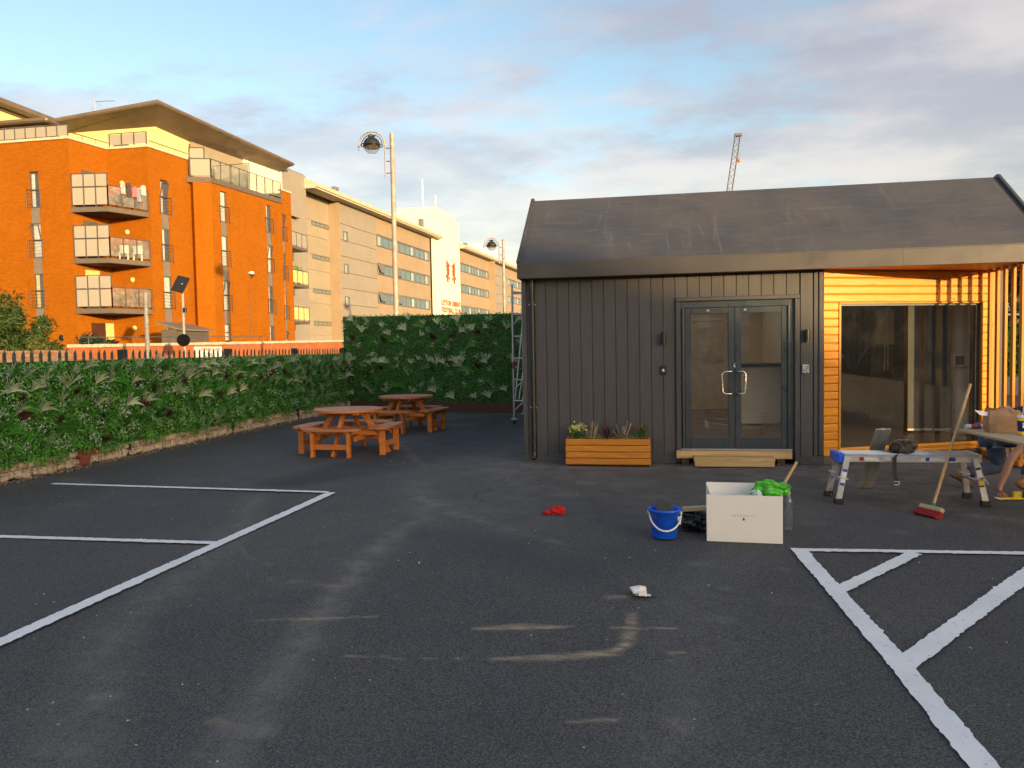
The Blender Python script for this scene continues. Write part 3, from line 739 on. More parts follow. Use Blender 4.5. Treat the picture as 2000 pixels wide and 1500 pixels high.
# interior door in the back wall
idr = MB().box(.92, 1.80, 18.15, 18.199, .2, 2.25, c=.004).build('inner_door', paint('inner_door', (.64, .54, .38), .5), cabin)
MB().box(.86, .92, 18.13, 18.199, .2, 2.31).box(1.80, 1.86, 18.13, 18.199, .2, 2.31).box(.92, 1.80, 18.13, 18.199, 2.25, 2.31).build('door_casing', M['interior_wall'], idr, world=True)
MB().cyl((1.70, 18.15, 1.33), (1.70, 18.09, 1.33), .012).cyl((1.70, 18.095, 1.33), (1.56, 18.095, 1.33), .01).build('lever_handle', M['steel'], idr)

# double door
TZ = 2.316
dfr = MB().box(.430, .498, FY - .035, FY + .02, .02, TZ, c=.008).box(2.045, 2.115, FY - .035, FY + .02, .02, TZ, c=.008).box(.430, 2.115, FY - .0355, FY + .02, TZ, TZ + .058, c=.008).build('door_trim', M['charcoal_trim'], cabin)
MB().box(.498, .555, FY + .01, FY + .10, .215, 2.27, c=.004).box(1.968, 2.045, FY + .01, FY + .10, .215, 2.27, c=.004).box(.498, 2.045, FY + .0095, FY + .10, 2.225, 2.315, c=.004).cyl((.532, FY + .008, .22), (.532, FY + .008, 2.22), .020, n=12).cyl((1.972, FY + .008, .22), (1.972, FY + .008, 2.22), .012, n=12).build('door_frame', M['door_grey'], cabin)
MB().box(.50, 2.02, FY - .03, FY + .09, .200, .217, c=.003).build('threshold', M['alu_dull'], cabin)
for x0, x1, hx, sgn in ((.560, 1.246, 1.07, -1), (1.250, 1.962, 1.385, 1)):
    lf = MB().box(x0, x0 + .085, FY + .022, FY + .075, .218, 2.222, c=.004).box(x1 - .085, x1, FY + .022, FY + .075, .218, 2.222, c=.004).box(x0 + .0845, x1 - .0845, FY + .0225, FY + .0745, 2.137, 2.222, c=.004).box(x0 + .0845, x1 - .0845, FY + .0225, FY + .0745, .218, .375, c=.004).build('door_leaf', M['door_grey'], cabin)
    MB().box(x0 + .08, x1 - .08, FY + .045, FY + .051, .37, 2.142).build('glass_pane', M['glass'], lf)
    sx = 1.246 - .045 if sgn < 0 else 1.250 + .045
    pts = [(sx, FY + .025, 1.315), (sx, FY - .035, 1.315)]
    pts += [(sx + (hx - sx) * f, FY - .045, 1.315) for f in (.15, .7)] + [(hx, FY - .045, 1.285), (hx, FY - .045, 1.16), (hx, FY - .045, 1.03)]
    pts += [(sx + (hx - sx) * f, FY - .045, 1.0) for f in (.7, .15)] + [(sx, FY - .035, 1.0), (sx, FY + .025, 1.0)]
    MB().tube(pts, .0135, 10).build('pull_handle', M['steel'], lf)
    MB().box(x0 + .30 if sgn < 0 else x0 + .12, x0 + .34 if sgn < 0 else x0 + .16, FY + .012, FY + .024, 2.17, 2.195, c=.003).build('closer_bolt', M['steel'], lf)
MB().box(1.226, 1.256, FY + .008, FY + .022, 1.37, 1.435, c=.004).cyl((1.241, FY + .006, 1.405), (1.241, FY + .012, 1.405), .009).build('lock_plate', M['steel'], cabin)

# yellow bay, turned back towards its right end
AW = (2.425, 11.105); PHI = atan2(1.03, 2.53); WL = 2.735
bay = link('window_wall', MB().box(0, .25, .002, .10, 0, 2.705).box(2.555, WL, .002, .10, 0, 2.705).box(.25, 2.555, .002, .10, 2.24, 2.705).box(.25, 2.555, .002, .10, 0, .195).mesh('window_wall', M['charcoal_trim']), cabin, loc=(AW[0] - 1.6, AW[1] - 11.1, 0), rot=(0, 0, PHI))
def lap_mesh(L, h=.1125):
    prof = [(.0, 0), (-.011, .002), (-.018, .009), (-.020, .02), (-.0205, .09), (-.018, .102), (-.011, .110), (0, h)]
    m = MB(); n = len(prof)
    m.add([(0, y, z) for y, z in prof] + [(L, y, z) for y, z in prof], [tuple(range(n)), tuple(reversed(range(n, 2 * n)))] + [(i, (i + 1) % n, (i + 1) % n + n, i + n) for i in range(n)])
    return m.mesh('lap_board', M['yellow_board'])
lapA, lapB, lapC = lap_mesh(.228), lap_mesh(.133), lap_mesh(WL - .03)
rr = random.Random(5)
for k in range(23):
    z = .112 + k * .1127
    if z > 2.24 or k == 0:
        link('lap_board', lapC, bay, loc=(.006, rr.uniform(-.002, .0), z))
    else:
        link('lap_board', lapA, bay, loc=(.004, rr.uniform(-.003, .0), z)); link('lap_board', lapB, bay, loc=(2.594, rr.uniform(-.003, .0), z))
MB().box(-.005, WL, -.018, 0, 0, .110, c=.004).build('skirting', M['charcoal_trim'], bay, world=False)
for u_ in (.232, 2.562): MB().box(u_, u_ + .03, -.036, .03, .190, 2.230, c=.004).build('window_trim', M['yellow_trim'], bay, world=False)
M['yellow_trim_h'] = wood('yellow_trim_h', (.43, .185, .012), (.56, .255, .022), 0, .42)
MB().box(.232, 2.592, -.0365, .03, 2.2305, 2.2515, c=.004).build('window_trim', M['yellow_trim_h'], bay, world=False)
MB().box(.232, 2.592, -.045, .03, .172, .1895, c=.004).build('window_sill', M['yellow_trim_h'], bay, world=False)
MB().box(.262, .290, .0, .06, .19, 2.238).box(2.50, 2.562, .0, .06, .19, 2.238).box(.29, 2.50, .0005, .06, 2.205, 2.238).box(.29, 2.50, .0005, .06, .19, .215).build('window_frame', M['door_grey'], bay, world=False)
MB().box(.286, 2.504, .026, .032, .21, 2.21).build('window_glass', M['glass'], bay, world=False)
MB().box(WL - .005, WL + .09, -.02, .12, .0, 2.70, c=.006).build('corner_post', M['yellow_slat'], bay, world=False)

# soffit, slats, roof
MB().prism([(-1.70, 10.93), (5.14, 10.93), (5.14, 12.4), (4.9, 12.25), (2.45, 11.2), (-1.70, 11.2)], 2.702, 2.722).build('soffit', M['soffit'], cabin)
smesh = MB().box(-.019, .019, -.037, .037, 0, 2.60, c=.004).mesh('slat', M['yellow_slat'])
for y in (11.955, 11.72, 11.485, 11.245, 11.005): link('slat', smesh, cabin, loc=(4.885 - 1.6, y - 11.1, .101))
MB().box(4.83, 4.94, 10.93, 12.1, .02, .10, c=.006).build('slat_plate', M['yellow_board'], cabin)
RX0, RX1 = -1.80, 5.20; EY, EZ, RY, RZ = 10.88, 2.915, 12.50, 4.115
rf = MB(); TH = .10
bz = lambda y: RZ + (2.92 - RZ) * (y - RY) / (18.6 - RY)
def slab_q(x0, x1, y0, y1, z0, z1, th=TH):
    rf.add([(x0, y0, z0), (x1, y0, z0), (x1, y1, z1), (x0, y1, z1), (x0, y0, z0 - th), (x1, y0, z0 - th), (x1, y1, z1 - th), (x0, y1, z1 - th)], [(0, 1, 2, 3), (7, 6, 5, 4), (0, 4, 5, 1), (1, 5, 6, 2), (2, 6, 7, 3), (3, 7, 4, 0)])
slab_q(RX0, RX1, EY, RY, EZ, RZ)
slab_q(RX0, RX1, RY + .001, SKY0, bz(RY), bz(SKY0)); slab_q(RX0, RX1, SKY1, 18.6, bz(SKY1), bz(18.6)); slab_q(RX0, SKX0, SKY0, SKY1, bz(SKY0), bz(SKY1)); slab_q(SKX1, RX1, SKY0, SKY1, bz(SKY0), bz(SKY1))
roof = rf.build('roof', M['roof'], cabin)
MB().quad((SKX0, SKY0, bz(SKY0) + .01), (SKX1, SKY0, bz(SKY0) + .01), (SKX1, SKY1, bz(SKY1) + .01), (SKX0, SKY1, bz(SKY1) + .01)).build('added_rooflight', M['glass'], roof)
MB().box(RX0 - .01, 3.40, EY - .03, EY - .006, 2.695, EZ + .005, c=.005).build('fascia', M['fascia'], roof)
MB().box(3.37, RX1 + .01, EY - .0325, EY - .0065, 2.6945, EZ + .006, c=.005).build('fascia', M['fascia'], roof)
MB().box(RX0 - .012, RX0 + .012, EY - .031, 18.6, 2.70, 2.93).build('barge_board', M['fascia'], roof)
for x in (RX0, RX1):
    m = MB(); m.bar((x, EY, EZ + .018), (x, RY, RZ + .024), .05, .045, c=.006); m.bar((x, RY, RZ + .024), (x, 18.6, 2.945), .05, .045, c=.006); m.build('verge_trim', M['charcoal_trim'], roof)
m = MB(); m.bar((RX0, EY + .012, EZ + .012), (RX1, EY + .012, EZ + .012), .05, .012); m.build('drip_edge', M['fascia'], roof)
# gable infill both ends, hidden ceiling void
m = MB()
for x in (-1.70, 5.15): m.add([(x, 11.1, 2.70), (x, 18.4, 2.70), (x, 18.4, 2.84), (x, RY, RZ - .14), (x, 11.1, 2.98)], [(0, 1, 2, 3, 4)])
m.build('gable', M['charcoal_trim'], cabin)
# downpipe
dp = MB().tube([(-1.625, FY - .05, 2.70), (-1.625, FY - .05, .17), (-1.625, FY - .06, .10), (-1.63, FY - .085, .06)], .033, 14).build('downpipe', M['black_plastic'], cabin)
for z in (2.33, .82): MB().box(-1.675, -1.575, FY - .055, FY, z - .008, z + .008).cyl((-1.672, FY - .058, z), (-1.672, FY - .05, z), .006).cyl((-1.578, FY - .058, z), (-1.578, FY - .05, z), .006).build('pipe_bracket', M['galv'], dp)

# things fixed to or standing in the cabin
def wall_light(x, label):
    o = thing('wall_light', label, 'wall light', (x, FY, 1.80), group='wall lights by the cabin door')
    MB().box(-.028, .028, -.022, -.001, -.05, .05, c=.004).build('bracket', M['black_plastic'], o, world=False)
    MB().cyl((0, -.055, -.085), (0, -.055, .085), .033, n=16).build('lamp_body', M['black_plastic'], o, world=False)
    MB().cyl((0, -.055, -.088), (0, -.055, -.0851), .026, n=16).build('lens', M['frosted'], o, world=False)
wall_light(.262, 'small black cylinder wall light left of the double door')
wall_light(2.205, 'small black cylinder wall light right of the double door')
ic = thing('door_intercom', 'small black intercom with round button on dark boards left of the door', 'intercom', (.255, FY, 1.345))
MB().box(-.04, .04, -.03, -.001, -.065, .065, c=.006).build('housing', M['black_plastic'], ic, world=False)
MB().cyl((0, -.03, 0), (0, -.036, 0), .022, n=16).build('button', M['steel'], ic, world=False)
MB().cyl((0, -.0362, 0), (0, -.038, 0), .012, n=12).build('button_light', M['white_plastic'], ic, world=False)
kp = thing('door_keypad', 'silver numbered keypad on the dark board right of the door', 'keypad', (2.19, FY, 1.34))
MB().box(-.048, .048, -.028, -.001, -.065, .065, c=.008).build('housing', M['alu_dull'], kp, world=False)
for i in range(3):
    for j in range(4): MB().box(-.031 + i * .023, -.031 + i * .023 + .016, -.033, -.0285, -.048 + j * .023, -.048 + j * .023 + .016, c=.002).build('key', M['steel'], kp, world=False)
# inside
ds = thing('reflection_desk', 'made-up white desk in place of a car reflection in the right door leaf', 'desk', (2.1, 14.6, .2))  # made-up desk standing in for a white car mirrored in the door
MB().box(-.45, .50, -.02, .02, .02, 1.08, c=.004).build('front_panel', M['interior_white'], ds, world=False)
MB().box(-.50, .52, -.12, .55, 1.081, 1.13, c=.006).build('counter_top', M['interior_dark'], ds, world=False)
MB().box(-.45, -.41, .021, .5, .02, 1.08).box(.46, .50, .021, .5, .02, 1.08).build('side_panel', M['interior_white'], ds, world=False)
kc = thing('kitchen_counter', 'dark kitchen counter with wooden worktop behind the bay window', 'kitchen counter', (3.85, 17.2, .2))
MB().box(-.98, .95, .0, .55, 0, .84, c=.005).build('cabinet', M['interior_dark'], kc, world=False)
MB().box(-1.0, 1.0, -.03, .58, .841, .88, c=.006).build('worktop', wood('worktop', (.30, .12, .05), (.42, .2, .09), 0, .35), kc, world=False)
for k in range(3): MB().box(-.8 + k * .62, -.5 + k * .62, -.03, -.015, .70, .715).build('drawer_handle', M['steel'], kc, world=False)
bl = thing('water_heater', 'white wall hung boiler seen through the bay window', 'boiler', (4.56, 15.6, 1.64))
MB().box(-.15, .15, .0, .22, 0, .68, c=.012).build('casing', M['interior_white'], bl, world=False)
MB().cyl((0, .08, 0), (0, .08, -.5), .011).cyl((.06, .08, 0), (.06, .08, -.5), .011).build('pipe', M['steel'], bl, world=False)
MB().box(-.2, .2, .221, .30, -1.44, .95).build('mounting_wall', M['interior_dark'], bl, world=False)
vb = thing('panel_blind', 'grey vertical panel blind hanging inside the bay window', 'blind', (4.55, 13.2, .28))
t = NT('blind_fabric'); t.done((.07, .08, .08), .8); 
for k, (u0, u1, dy) in enumerate(((-.36, -.16, 0), (-.15, .03, .05), (.04, .20, .0), (.21, .36, .05))):
    MB().box(u0, u1, dy - .002, dy + .002, 0, 2.02).build('blind_panel', t.m, vb, world=False)
    MB().box(u0, u1, dy - .006, dy + .006, -.035, -.001).build('weight_bar', M['interior_white'], vb, world=False)
MB().box(-.40, .40, -.03, .08, 2.03, 2.10).build('head_rail', M['interior_white'], vb, world=False)
fb = thing('fuse_box', 'small white box with dark window on the white inner column', 'fuse box', (4.93, 13.15, 1.28))
MB().box(-.12, .12, -.10, .0, 0, .22, c=.006).build('casing', M['interior_white'], fb, world=False)
MB().box(-.09, .04, -.108, -.101, .03, .17).build('cover', M['interior_dark'], fb, world=False)
MB().box(4.86, 5.09, 13.16, 13.55, .2, 2.62).build('inner_column', M['interior_white'], cabin)
for i, (x, z) in enumerate(((3.95, 1.38), (4.30, 1.38))):
    sk = thing('wall_socket', ('left' if i == 0 else 'right') + ' of two white double sockets above the dark kitchen counter', 'socket', (x, 17.75, z), group='sockets above the kitchen counter')
    MB().box(-.07, .07, .02, .033, -.043, .043, c=.004).build('plate', M['white_plastic'], sk, world=False)
    for dx in (-.035, .035): MB().box(dx - .012, dx + .012, .013, .0195, -.012, .012).build('switch', M['interior_dark'], sk, world=False)
MB().box(2.785, 5.095, 17.784, 17.86, .2, 2.62).build('kitchen_wall', paint('kitchen_wall', (.09, .075, .06), .6), cabin)

# timber at the door
bmx = thing('threshold_beam', 'rough pine beam laid under the double door', 'timber beam', (1.2, 10.98, 0))
MB().box(.425, 1.995, 10.955, 11.045, .092, .200, c=.005).build('beam', M['pine'], bmx)
for x in (.55, 1.2, 1.85): MB().box(x - .05, x + .05, 10.97, 11.05, .0, .0915).build('packer', M['dark_board'], bmx)
st = thing('doorstep', 'pine step of two stacked boards in front of the double door', 'step', (1.2, 10.8, 0))
MB().box(.655, 1.735, 10.735, 10.95, .076, .142, c=.005).build('board', M['pine'], st)
MB().box(.665, 1.725, 10.725, 10.95, .012, .0755, c=.005).build('board', M['pine'], st)

# planter with its five plants
pl = thing('planter_box', 'long orange stained slatted planter box against the dark wall', 'planter', (-.535, 10.85, 0))
for k in range(4):
    z = .028 + k * .092; dx = .004 * (k % 2)
    MB().box(-1.135 + dx, .065 - dx, 10.715 + .0, 10.752, z, z + .086, c=.009).build('board', M['planter_wood'], pl)
    MB().box(-1.135 + dx, .065 - dx, 10.985, 11.022, z, z + .086, c=.009).build('board', M['planter_wood'], pl)
    MB().box(-1.131, -1.095, 10.7525, 10.9845, z + .001, z + .085, c=.006).build('end_board', M['planter_wood'], pl)
    MB().box(.025, .061, 10.7525, 10.9845, z + .001, z + .085, c=.006).build('end_board', M['planter_wood'], pl)
MB().box(-1.05, -.02, 10.76, 10.98, .012, .0275).build('base', M['dark_board'], pl)
MB().box(-1.094, .024, 10.753, 10.984, .05, .36).build('soil', M['soil'], pl)
def plant(name, label, x, kind, seed):
    o = thing(name, label, 'plant', (x, 10.87, .36)); o.scale = (1.25, 1.25, 1.35); r = random.Random(seed)
    G = leafmat(name + '_leaf', (.04, .12, .015), (.09, .22, .03), .5, .25)
    if kind == 'spiky':
        A = leafmat('cordyline', (.06, .02, .028), (.14, .05, .06), .4, .1); m = MB()
        for i in range(26):
            a = r.uniform(0, 2 * pi); e = r.uniform(.25, 1.5); L = r.uniform(.16, .27); d = Vector((cos(a) * cos(e), sin(a) * cos(e) * .5, sin(e))); s_ = Vector((-sin(a), cos(a), .1)) * .008
            p1 = d * L * .55; p2 = d * L + Vector((0, 0, -.045 * cos(e)))
            m.add([-s_ * .5, s_ * .5, p1 + s_, p1 - s_, p2], [(0, 1, 2, 3), (3, 2, 4)])
        m.build('leaf_crown', A, o, world=False)
    elif kind == 'twig':
        m = MB(); 
        for i in range(12):
            a = r.uniform(0, 2 * pi); L = r.uniform(.09, .20) + (.10 if i == 0 and seed == 4 else 0); q = Vector((cos(a) * .09 * r.random() * 1.4 + (.05 if i == 0 else 0), sin(a) * .05, L))
            m.tube([Vector((cos(a) * .02, sin(a) * .02, -.02)), q * .5 + Vector((cos(a) * .015, 0, 0)), q], [.004, .0035, .0045], 5)
        m.build('stem', paint('dry_stem', (.42, .28, .2), .8), o, world=False)
        g = np.random.default_rng(seed); n = 130; P = g.normal(0, 1, (n, 3)) * np.array([.045, .03, .018]) + np.array([0, 0, .03]); P[:, 2] = np.abs(P[:, 2])
        V, F = leaves(g, P, np.tile([0, -.4, 1.0], (n, 1)), .035, .3, .7); link('leaf_tuft', np_mesh('leaf_tuft', V, F, leafmat('heather', (.18, .28, .03), (.32, .40, .06), .5, .2)), o, kind='stuff')
    else:
        m = MB()
        for i in range(7):
            a = i * .9; m.tube([(cos(a) * .015, sin(a) * .015, -.02), (cos(a) * .03, sin(a) * .02, .06), (cos(a) * .05, sin(a) * .03, .12)], .0035, 5)
        m.build('stem', G, o, world=False)
        g = np.random.default_rng(seed); n = 120; P = g.normal(0, 1, (n, 3)) * np.array([.035, .028, .04]) + np.array([0, 0, .08])
        V, F = leaves(g, P, np.tile([0, -.4, 1.0], (n, 1)), .045, .28, .8); link('leaf_tuft', np_mesh('leaf_tuft', V, F, G), o, kind='stuff')
        c = ((.80, .68, .14), (.88, .80, .35)) if kind == 'yellow' else ((.42, .04, .02), (.55, .12, .03))
        n = 70 if kind == 'yellow' else 45; P = g.normal(0, 1, (n, 3)) * np.array([.045, .03, .022]) + np.array([0, 0, .135])
        V, F = leaves(g, P, np.tile([0, -.6, .8], (n, 1)), .045 if kind == 'yellow' else .03, .35, .6); link('petal_tuft', np_mesh('petal_tuft', V, F, leafmat('petal_' + kind, *c, .5, .2)), o, kind='stuff')
plant('flowering_plant', 'yellow flowered plant at the left end of the planter', -.985, 'yellow', 2)
plant('heather_plant', 'twiggy heather plant second from the left in the planter', -.76, 'twig', 3)
plant('cordyline_plant', 'spiky dark burgundy plant in the middle of the planter', -.55, 'spiky', 5)
plant('heather_plant', 'twiggy heather with one tall stem, right of the burgundy spiky plant', -.32, 'twig', 4)
plant('flowering_plant', 'red flowered plant at the right end of the planter', -.06, 'red', 6)

# ------------------------------------------------------------------ loose things on the tarmac
def crumple(name, mat, parent, loc, size, seed, amp=.35, sub=3, flat=True, rot=0.0, freq=2.3, smooth=True):
    bm = bmesh.new(); bmesh.ops.create_icosphere(bm, subdivisions=sub, radius=1)
    r = random.Random(seed); off = Vector((r.uniform(0, 50), r.uniform(0, 50), r.uniform(0, 50)))
    from mathutils import noise as mn
    for v in bm.verts:
        d = v.co.normalized(); k = 1 + amp * mn.noise(d * freq + off) * 1.6 + amp * .6 * abs(mn.noise(d * freq * 2.7 + off)) + amp * .25 * mn.noise(d * freq * 6 + off)
        p = d * k; p = Vector((p.x * size[0], p.y * size[1], p.z * size[2])); p = Matrix.Rotation(rot, 3, 'Z') @ p
        p += Vector(loc)
        if flat and p.z < loc[2] - size[2] * .75: p.z = loc[2] - size[2] * .75
        v.co = p
    me = bpy.data.meshes.new(name); bm.to_mesh(me); bm.free(); me.materials.append(mat)
    if smooth: me.polygons.foreach_set('use_smooth', [True] * len(me.polygons))
    return link(name, me, parent)
bk = thing('bucket', 'blue plastic bucket with white handle left of the white box', 'bucket', (.155, 6.76, .008))
MB().lathe([(.0, .004), (.098, .004), (.104, .0), (.108, .01), (.134, .235), (.146, .238), (.147, .258), (.138, .262), (.131, .24), (.105, .012), (0, .012)], n=36).build('bucket_body', M['blue_plastic'], bk, world=False)
hp = []
for i in range(17):
    a = pi * i / 16; hp.append((-.138 * cos(a) + .006, -.07 * sin(a) * 1.0 - .095 * sin(a), .225 - .135 * sin(a)))
MB().tube(hp, [.006, .007] + [.0085] * 13 + [.007, .006], 10).build('handle', M['white_plastic'], bk, world=False)
MB().cyl((-.15, 0, .222), (-.128, 0, .222), .014).cyl((.128, 0, .222), (.152, 0, .222), .014).build('handle_boss', M['white_plastic'], bk, world=False)
MB().box(.088, .118, -.094, -.088, .13, .2, rot2(.3), c=.002).build('sticker', M['white_card'], bk, world=False)
dpn = thing('dustpan', 'black plastic dustpan standing in the blue bucket', 'dustpan', (.16, 6.78, .02))
mm = Matrix.Translation((0.0, 0, .17)) @ Matrix.Rotation(radians(-14), 4, 'X')
mb = MB(); pts = [(-.075, -.1), (.085, -.1), (.085, .06), (.05, .10), (-.02, .145), (-.075, .15)]
mb.prism(pts, -.004, .004, mm @ Matrix.Rotation(radians(90), 4, 'X')); mb.box(-.078, -.072, -.004, .05, -.1, .14, mm); mb.box(.082, .088, -.004, .05, -.1, .06, mm)
mb.build('pan', M['black_plastic'], dpn, world=False)
MB().bar((0, .03, .01), (.0, .02, .1), .03, .018, c=.004).build('grip', M['black_plastic'], dpn, world=False)

bx = thing('cardboard_box', 'open white printed cardboard box on the tarmac', 'box', (.51, 6.662, .006), radians(-3.2))
BW, BD, BH = .622, .31, .405
MB().box(0, BW, 0, .006, 0, BH).build('front_panel', M['white_card'], bx, world=False)
MB().box(.004, BW - .004, BD - .006, BD, 0, BH + .055).build('back_panel', M['white_card'], bx, world=False)
mb = MB(); mb.add([(0, .0065, 0), (0, BD - .0065, 0), (0, BD - .0065, BH + .05), (.035, BD * .55, BH - .03), (0, .0065, BH), (.005, .0065, 0), (.005, BD - .0065, 0), (.005, BD - .0065, BH + .05), (.040, BD * .55, BH - .03), (.005, .0065, BH)],
       [(4, 3, 2, 1, 0), (5, 6, 7, 8, 9), (0, 5, 9, 4), (4, 9, 8, 3), (3, 8, 7, 2), (2, 7, 6, 1)]); mb.build('side_panel', M['white_card'], bx, world=False)
MB().box(BW - .006, BW, .0065, BD - .0065, 0, BH).build('side_panel', M['white_card'], bx, world=False)
MB().box(.006, BW - .0065, .0065, BD - .0065, .0, .006).build('base', M['white_card'], bx, world=False)
M['ink'] = paint('ink', (.10, .10, .095), .7)
M['ink_pale'] = paint('ink_pale', (.30, .295, .28), .7)
link('lettering', text_mesh('GERMOSITA', .021, M['ink_pale'], .0004, 1.95, 'CENTER'), bx, loc=(.305, -.0012, .222), rot=(pi / 2, 0, 0))
MB().add([(.305 + x, -.0015, .19 + z) for x, z in ((-.009, 0), (.009, 0), (.010, .012), (.004, .017), (.003, .026), (-.003, .026), (-.004, .017), (-.010, .012))], [tuple(range(8))]).build('emblem', M['ink'], bx, world=False)
gb = thing('plastic_bag', 'bright green plastic bag stuffed in the white box', 'bag', (1.06, 6.8, .42))
M['green_bag'] = paint('green_bag', (.06, .42, .015), .25, var=.45, scale=14, spec=.6)
crumple('bag_body', M['green_bag'], gb, (0, 0, .02), (.13, .075, .075), 4, .34, 4, False, freq=1.7)
crumple('wrapper', paint('pale_wrapper', (.45, .58, .5), .4, var=.6, scale=30), gb, (-.12, -.02, -.02), (.05, .05, .045), 9, .4, 3, False, smooth=False)
stk = thing('wooden_stick', 'pale wooden pole sticking out of the white box', 'pole', (.9, 6.85, .05))
MB().cyl((.93, 6.84, .03), (1.385, 7.40, .585), .013, n=12).build('pole', M['broom_wood'], stk)
MB().cyl((1.18, 7.148, .335), (1.23, 7.21, .396), .0145, n=12).build('tape_band', M['alu_dull'], stk)
bt = thing('plastic_bottle', 'empty clear plastic bottle standing behind the white box', 'bottle', (1.265, 7.12, .008))
prof = [(0, 0), (.026, 0), (.034, .008)]
for k in range(8): prof += [(.035, .02 + k * .026), (.0325, .030 + k * .026)]
prof += [(.035, .23), (.034, .265), (.022, .30), (.013, .315), (.013, .335)]
M['pet'] = glass('bottle_plastic', (.86, .9, .92), 1.5, .05, .12)
MB().lathe(prof, n=20).build('bottle_body', M['pet'], bt, world=False)
MB().cyl((0, 0, .33), (0, 0, .35), .015, n=14).build('cap', M['white_plastic'], bt, world=False)
bb = thing('bin_bag', 'crumpled black bin bag between the bucket and the white box', 'bag', (.43, 7.08, 0))
crumple('bag_body', M['black_bag'], bb, (0, 0, .085), (.15, .13, .095), 12, .38, 4, True, freq=2.6)
pk = thing('timber_offcut', 'pale timber offcut resting on the black bin bag', 'offcut', (.43, 7.03, .2))
MB().box(-.11, .2, -.03, .03, -.012, .03, Matrix.Rotation(radians(-4), 4, 'Y'), c=.006).build('board', M['ply'], pk, world=False)
rc = thing('red_cloth', 'crumpled red cloth lying on the open tarmac', 'cloth', (-.93, 7.62, 0))
crumple('cloth_fold', M['red_cloth'], rc, (.03, 0, .035), (.062, .05, .042), 3, .5, 4, True, freq=2.4)
crumple('cloth_tail', M['red_cloth'], rc, (-.065, -.01, .018), (.052, .03, .02), 8, .45, 3, True, freq=2.4)
wp = thing('paper_scraps', 'small heap of white paper and offcuts on the tarmac', 'paper', (-.06, 5.14, .012))
crumple('paper', M['white_card'], wp, (0, 0, .026), (.05, .04, .035), 5, .35, 2, True, smooth=False, freq=1.6)
MB().box(-.01, .045, -.05, -.044, .0, .04, rot2(.25)).build('card_piece', M['white_card'], wp, world=False)
MB().box(.04, .085, -.02, .0, .004, .012, rot2(-.2)).build('chip', M['white_card'], wp, world=False)
MB().tube([(-.05, -.05, .004), (.02, -.055, .006), (.07, -.06, .004), (.115, -.05, .005)], .004, 6).build('twig', M['rubber'], wp, world=False)
crumple('leaf_scrap', paint('green_scrap', (.04, .09, .03), .7), wp, (-.06, .0, .012), (.02, .02, .012), 2, .4, 2)

# ------------------------------------------------------------------ work platform, board, tool belt, broom
wpf = thing('work_platform', 'aluminium folding work platform in front of the bay window', 'work platform', (2.7, 8.57, 0))
PX0, PX1, PY0, PY1, PZ = 2.03, 3.36, 8.42, 8.73, .525
mb = MB().box(PX0, PX1, PY0, PY1, PZ - .016, PZ, c=.004)
for k in range(7): mb.box(PX0 + .01, PX1 - .01, PY0 + .012 + k * .043, PY0 + .02 + k * .043, PZ, PZ + .004)
mb.build('deck', M['alu'], wpf)
for y in (PY0, PY1): MB().box(PX0 + .005, PX1 - .005, y - .014, y + .014, PZ - .085, PZ - .0165, c=.004).build('side_rail', M['alu'], wpf)
MB().box(PX0 - .045, PX0 + .03, PY0 - .02, PY1 + .02, PZ - .095, PZ + .006, c=.012).build('end_cap', M['blue_plastic'], wpf)
MB().box(PX1 - .03, PX1 + .02, PY0 - .018, PY1 + .018, PZ - .085, PZ + .002, c=.008).build('end_cap', M['alu_dull'], wpf)
for xt, xb in ((PX0 + .05, 1.985), (PX1 - .05, 3.395)):
    for y, yb in ((PY0 - .022, 8.36), (PY1 + .022, 8.80)):
        lg = MB(); lg.bar((xt, y, PZ - .03), (xb, yb, .05), .028, .062, up=(1, 0, .2), c=.004); lo = lg.build('leg', M['alu_dull'], wpf)
        MB().box(xb - .045, xb + .045, yb - .028, yb + .028, .006, .062, c=.006).build('foot', M['rubber'], lo)
        MB().bar((xt + (xb - xt) * .5 - .05, y + (yb - y) * .5, .29), (xt + (xb - xt) * .5 + .05, y + (yb - y) * .5, .265), .04, .016, c=.003).build('hinge_bracket', M['alu'], lo)
    MB().bar((xt + (xb - xt) * .6, 8.385, .24), (xt + (xb - xt) * .6, 8.775, .24), .04, .02, c=.003).build('tread', M['alu_dull'], wpf)
    MB().bar((xt, PY0 + .03, PZ - .06), (xt + (xb - xt) * .9 - (.06 if xb < xt else -.06), 8.42, .22), .012, .02).build('brace', M['alu_dull'], wpf)
M['decal_blue'] = paint('decal_blue', (.02, .06, .35), .4); M['decal_red'] = paint('decal_red', (.28, .03, .03), .4); M['decal_yellow'] = paint('decal_yellow', (.75, .45, .02), .4)
yd = PY0 - .0145
MB().box(2.20, 2.245, yd - .001, yd, PZ - .07, PZ - .03).build('decal', M['decal_red'], wpf)
MB().box(2.26, 2.36, yd - .001, yd, PZ - .064, PZ - .038).box(2.80, 2.84, yd - .001, yd, PZ - .068, PZ - .032).box(2.885, 3.06, yd - .001, yd, PZ - .066, PZ - .034).build('decal', M['white_plastic'], wpf)
MB().box(2.845, 2.88, yd - .0012, yd, PZ - .068, PZ - .032).box(3.065, 3.13, yd - .0012, yd, PZ - .068, PZ - .032).build('decal', M['decal_blue'], wpf)
def leg_decal(xt, xb, f0, f1, mat, off):
    y0, yb, zt, zb = PY0 - .022, 8.36, PZ - .03, .05
    p = lambda f: (xt + (xb - xt) * f, y0 + (yb - y0) * f - off, zt + (zb - zt) * f)
    return MB().bar(p(f0), p(f1), .002, .046, up=(1, 0, .2)).build('decal', mat, wpf)
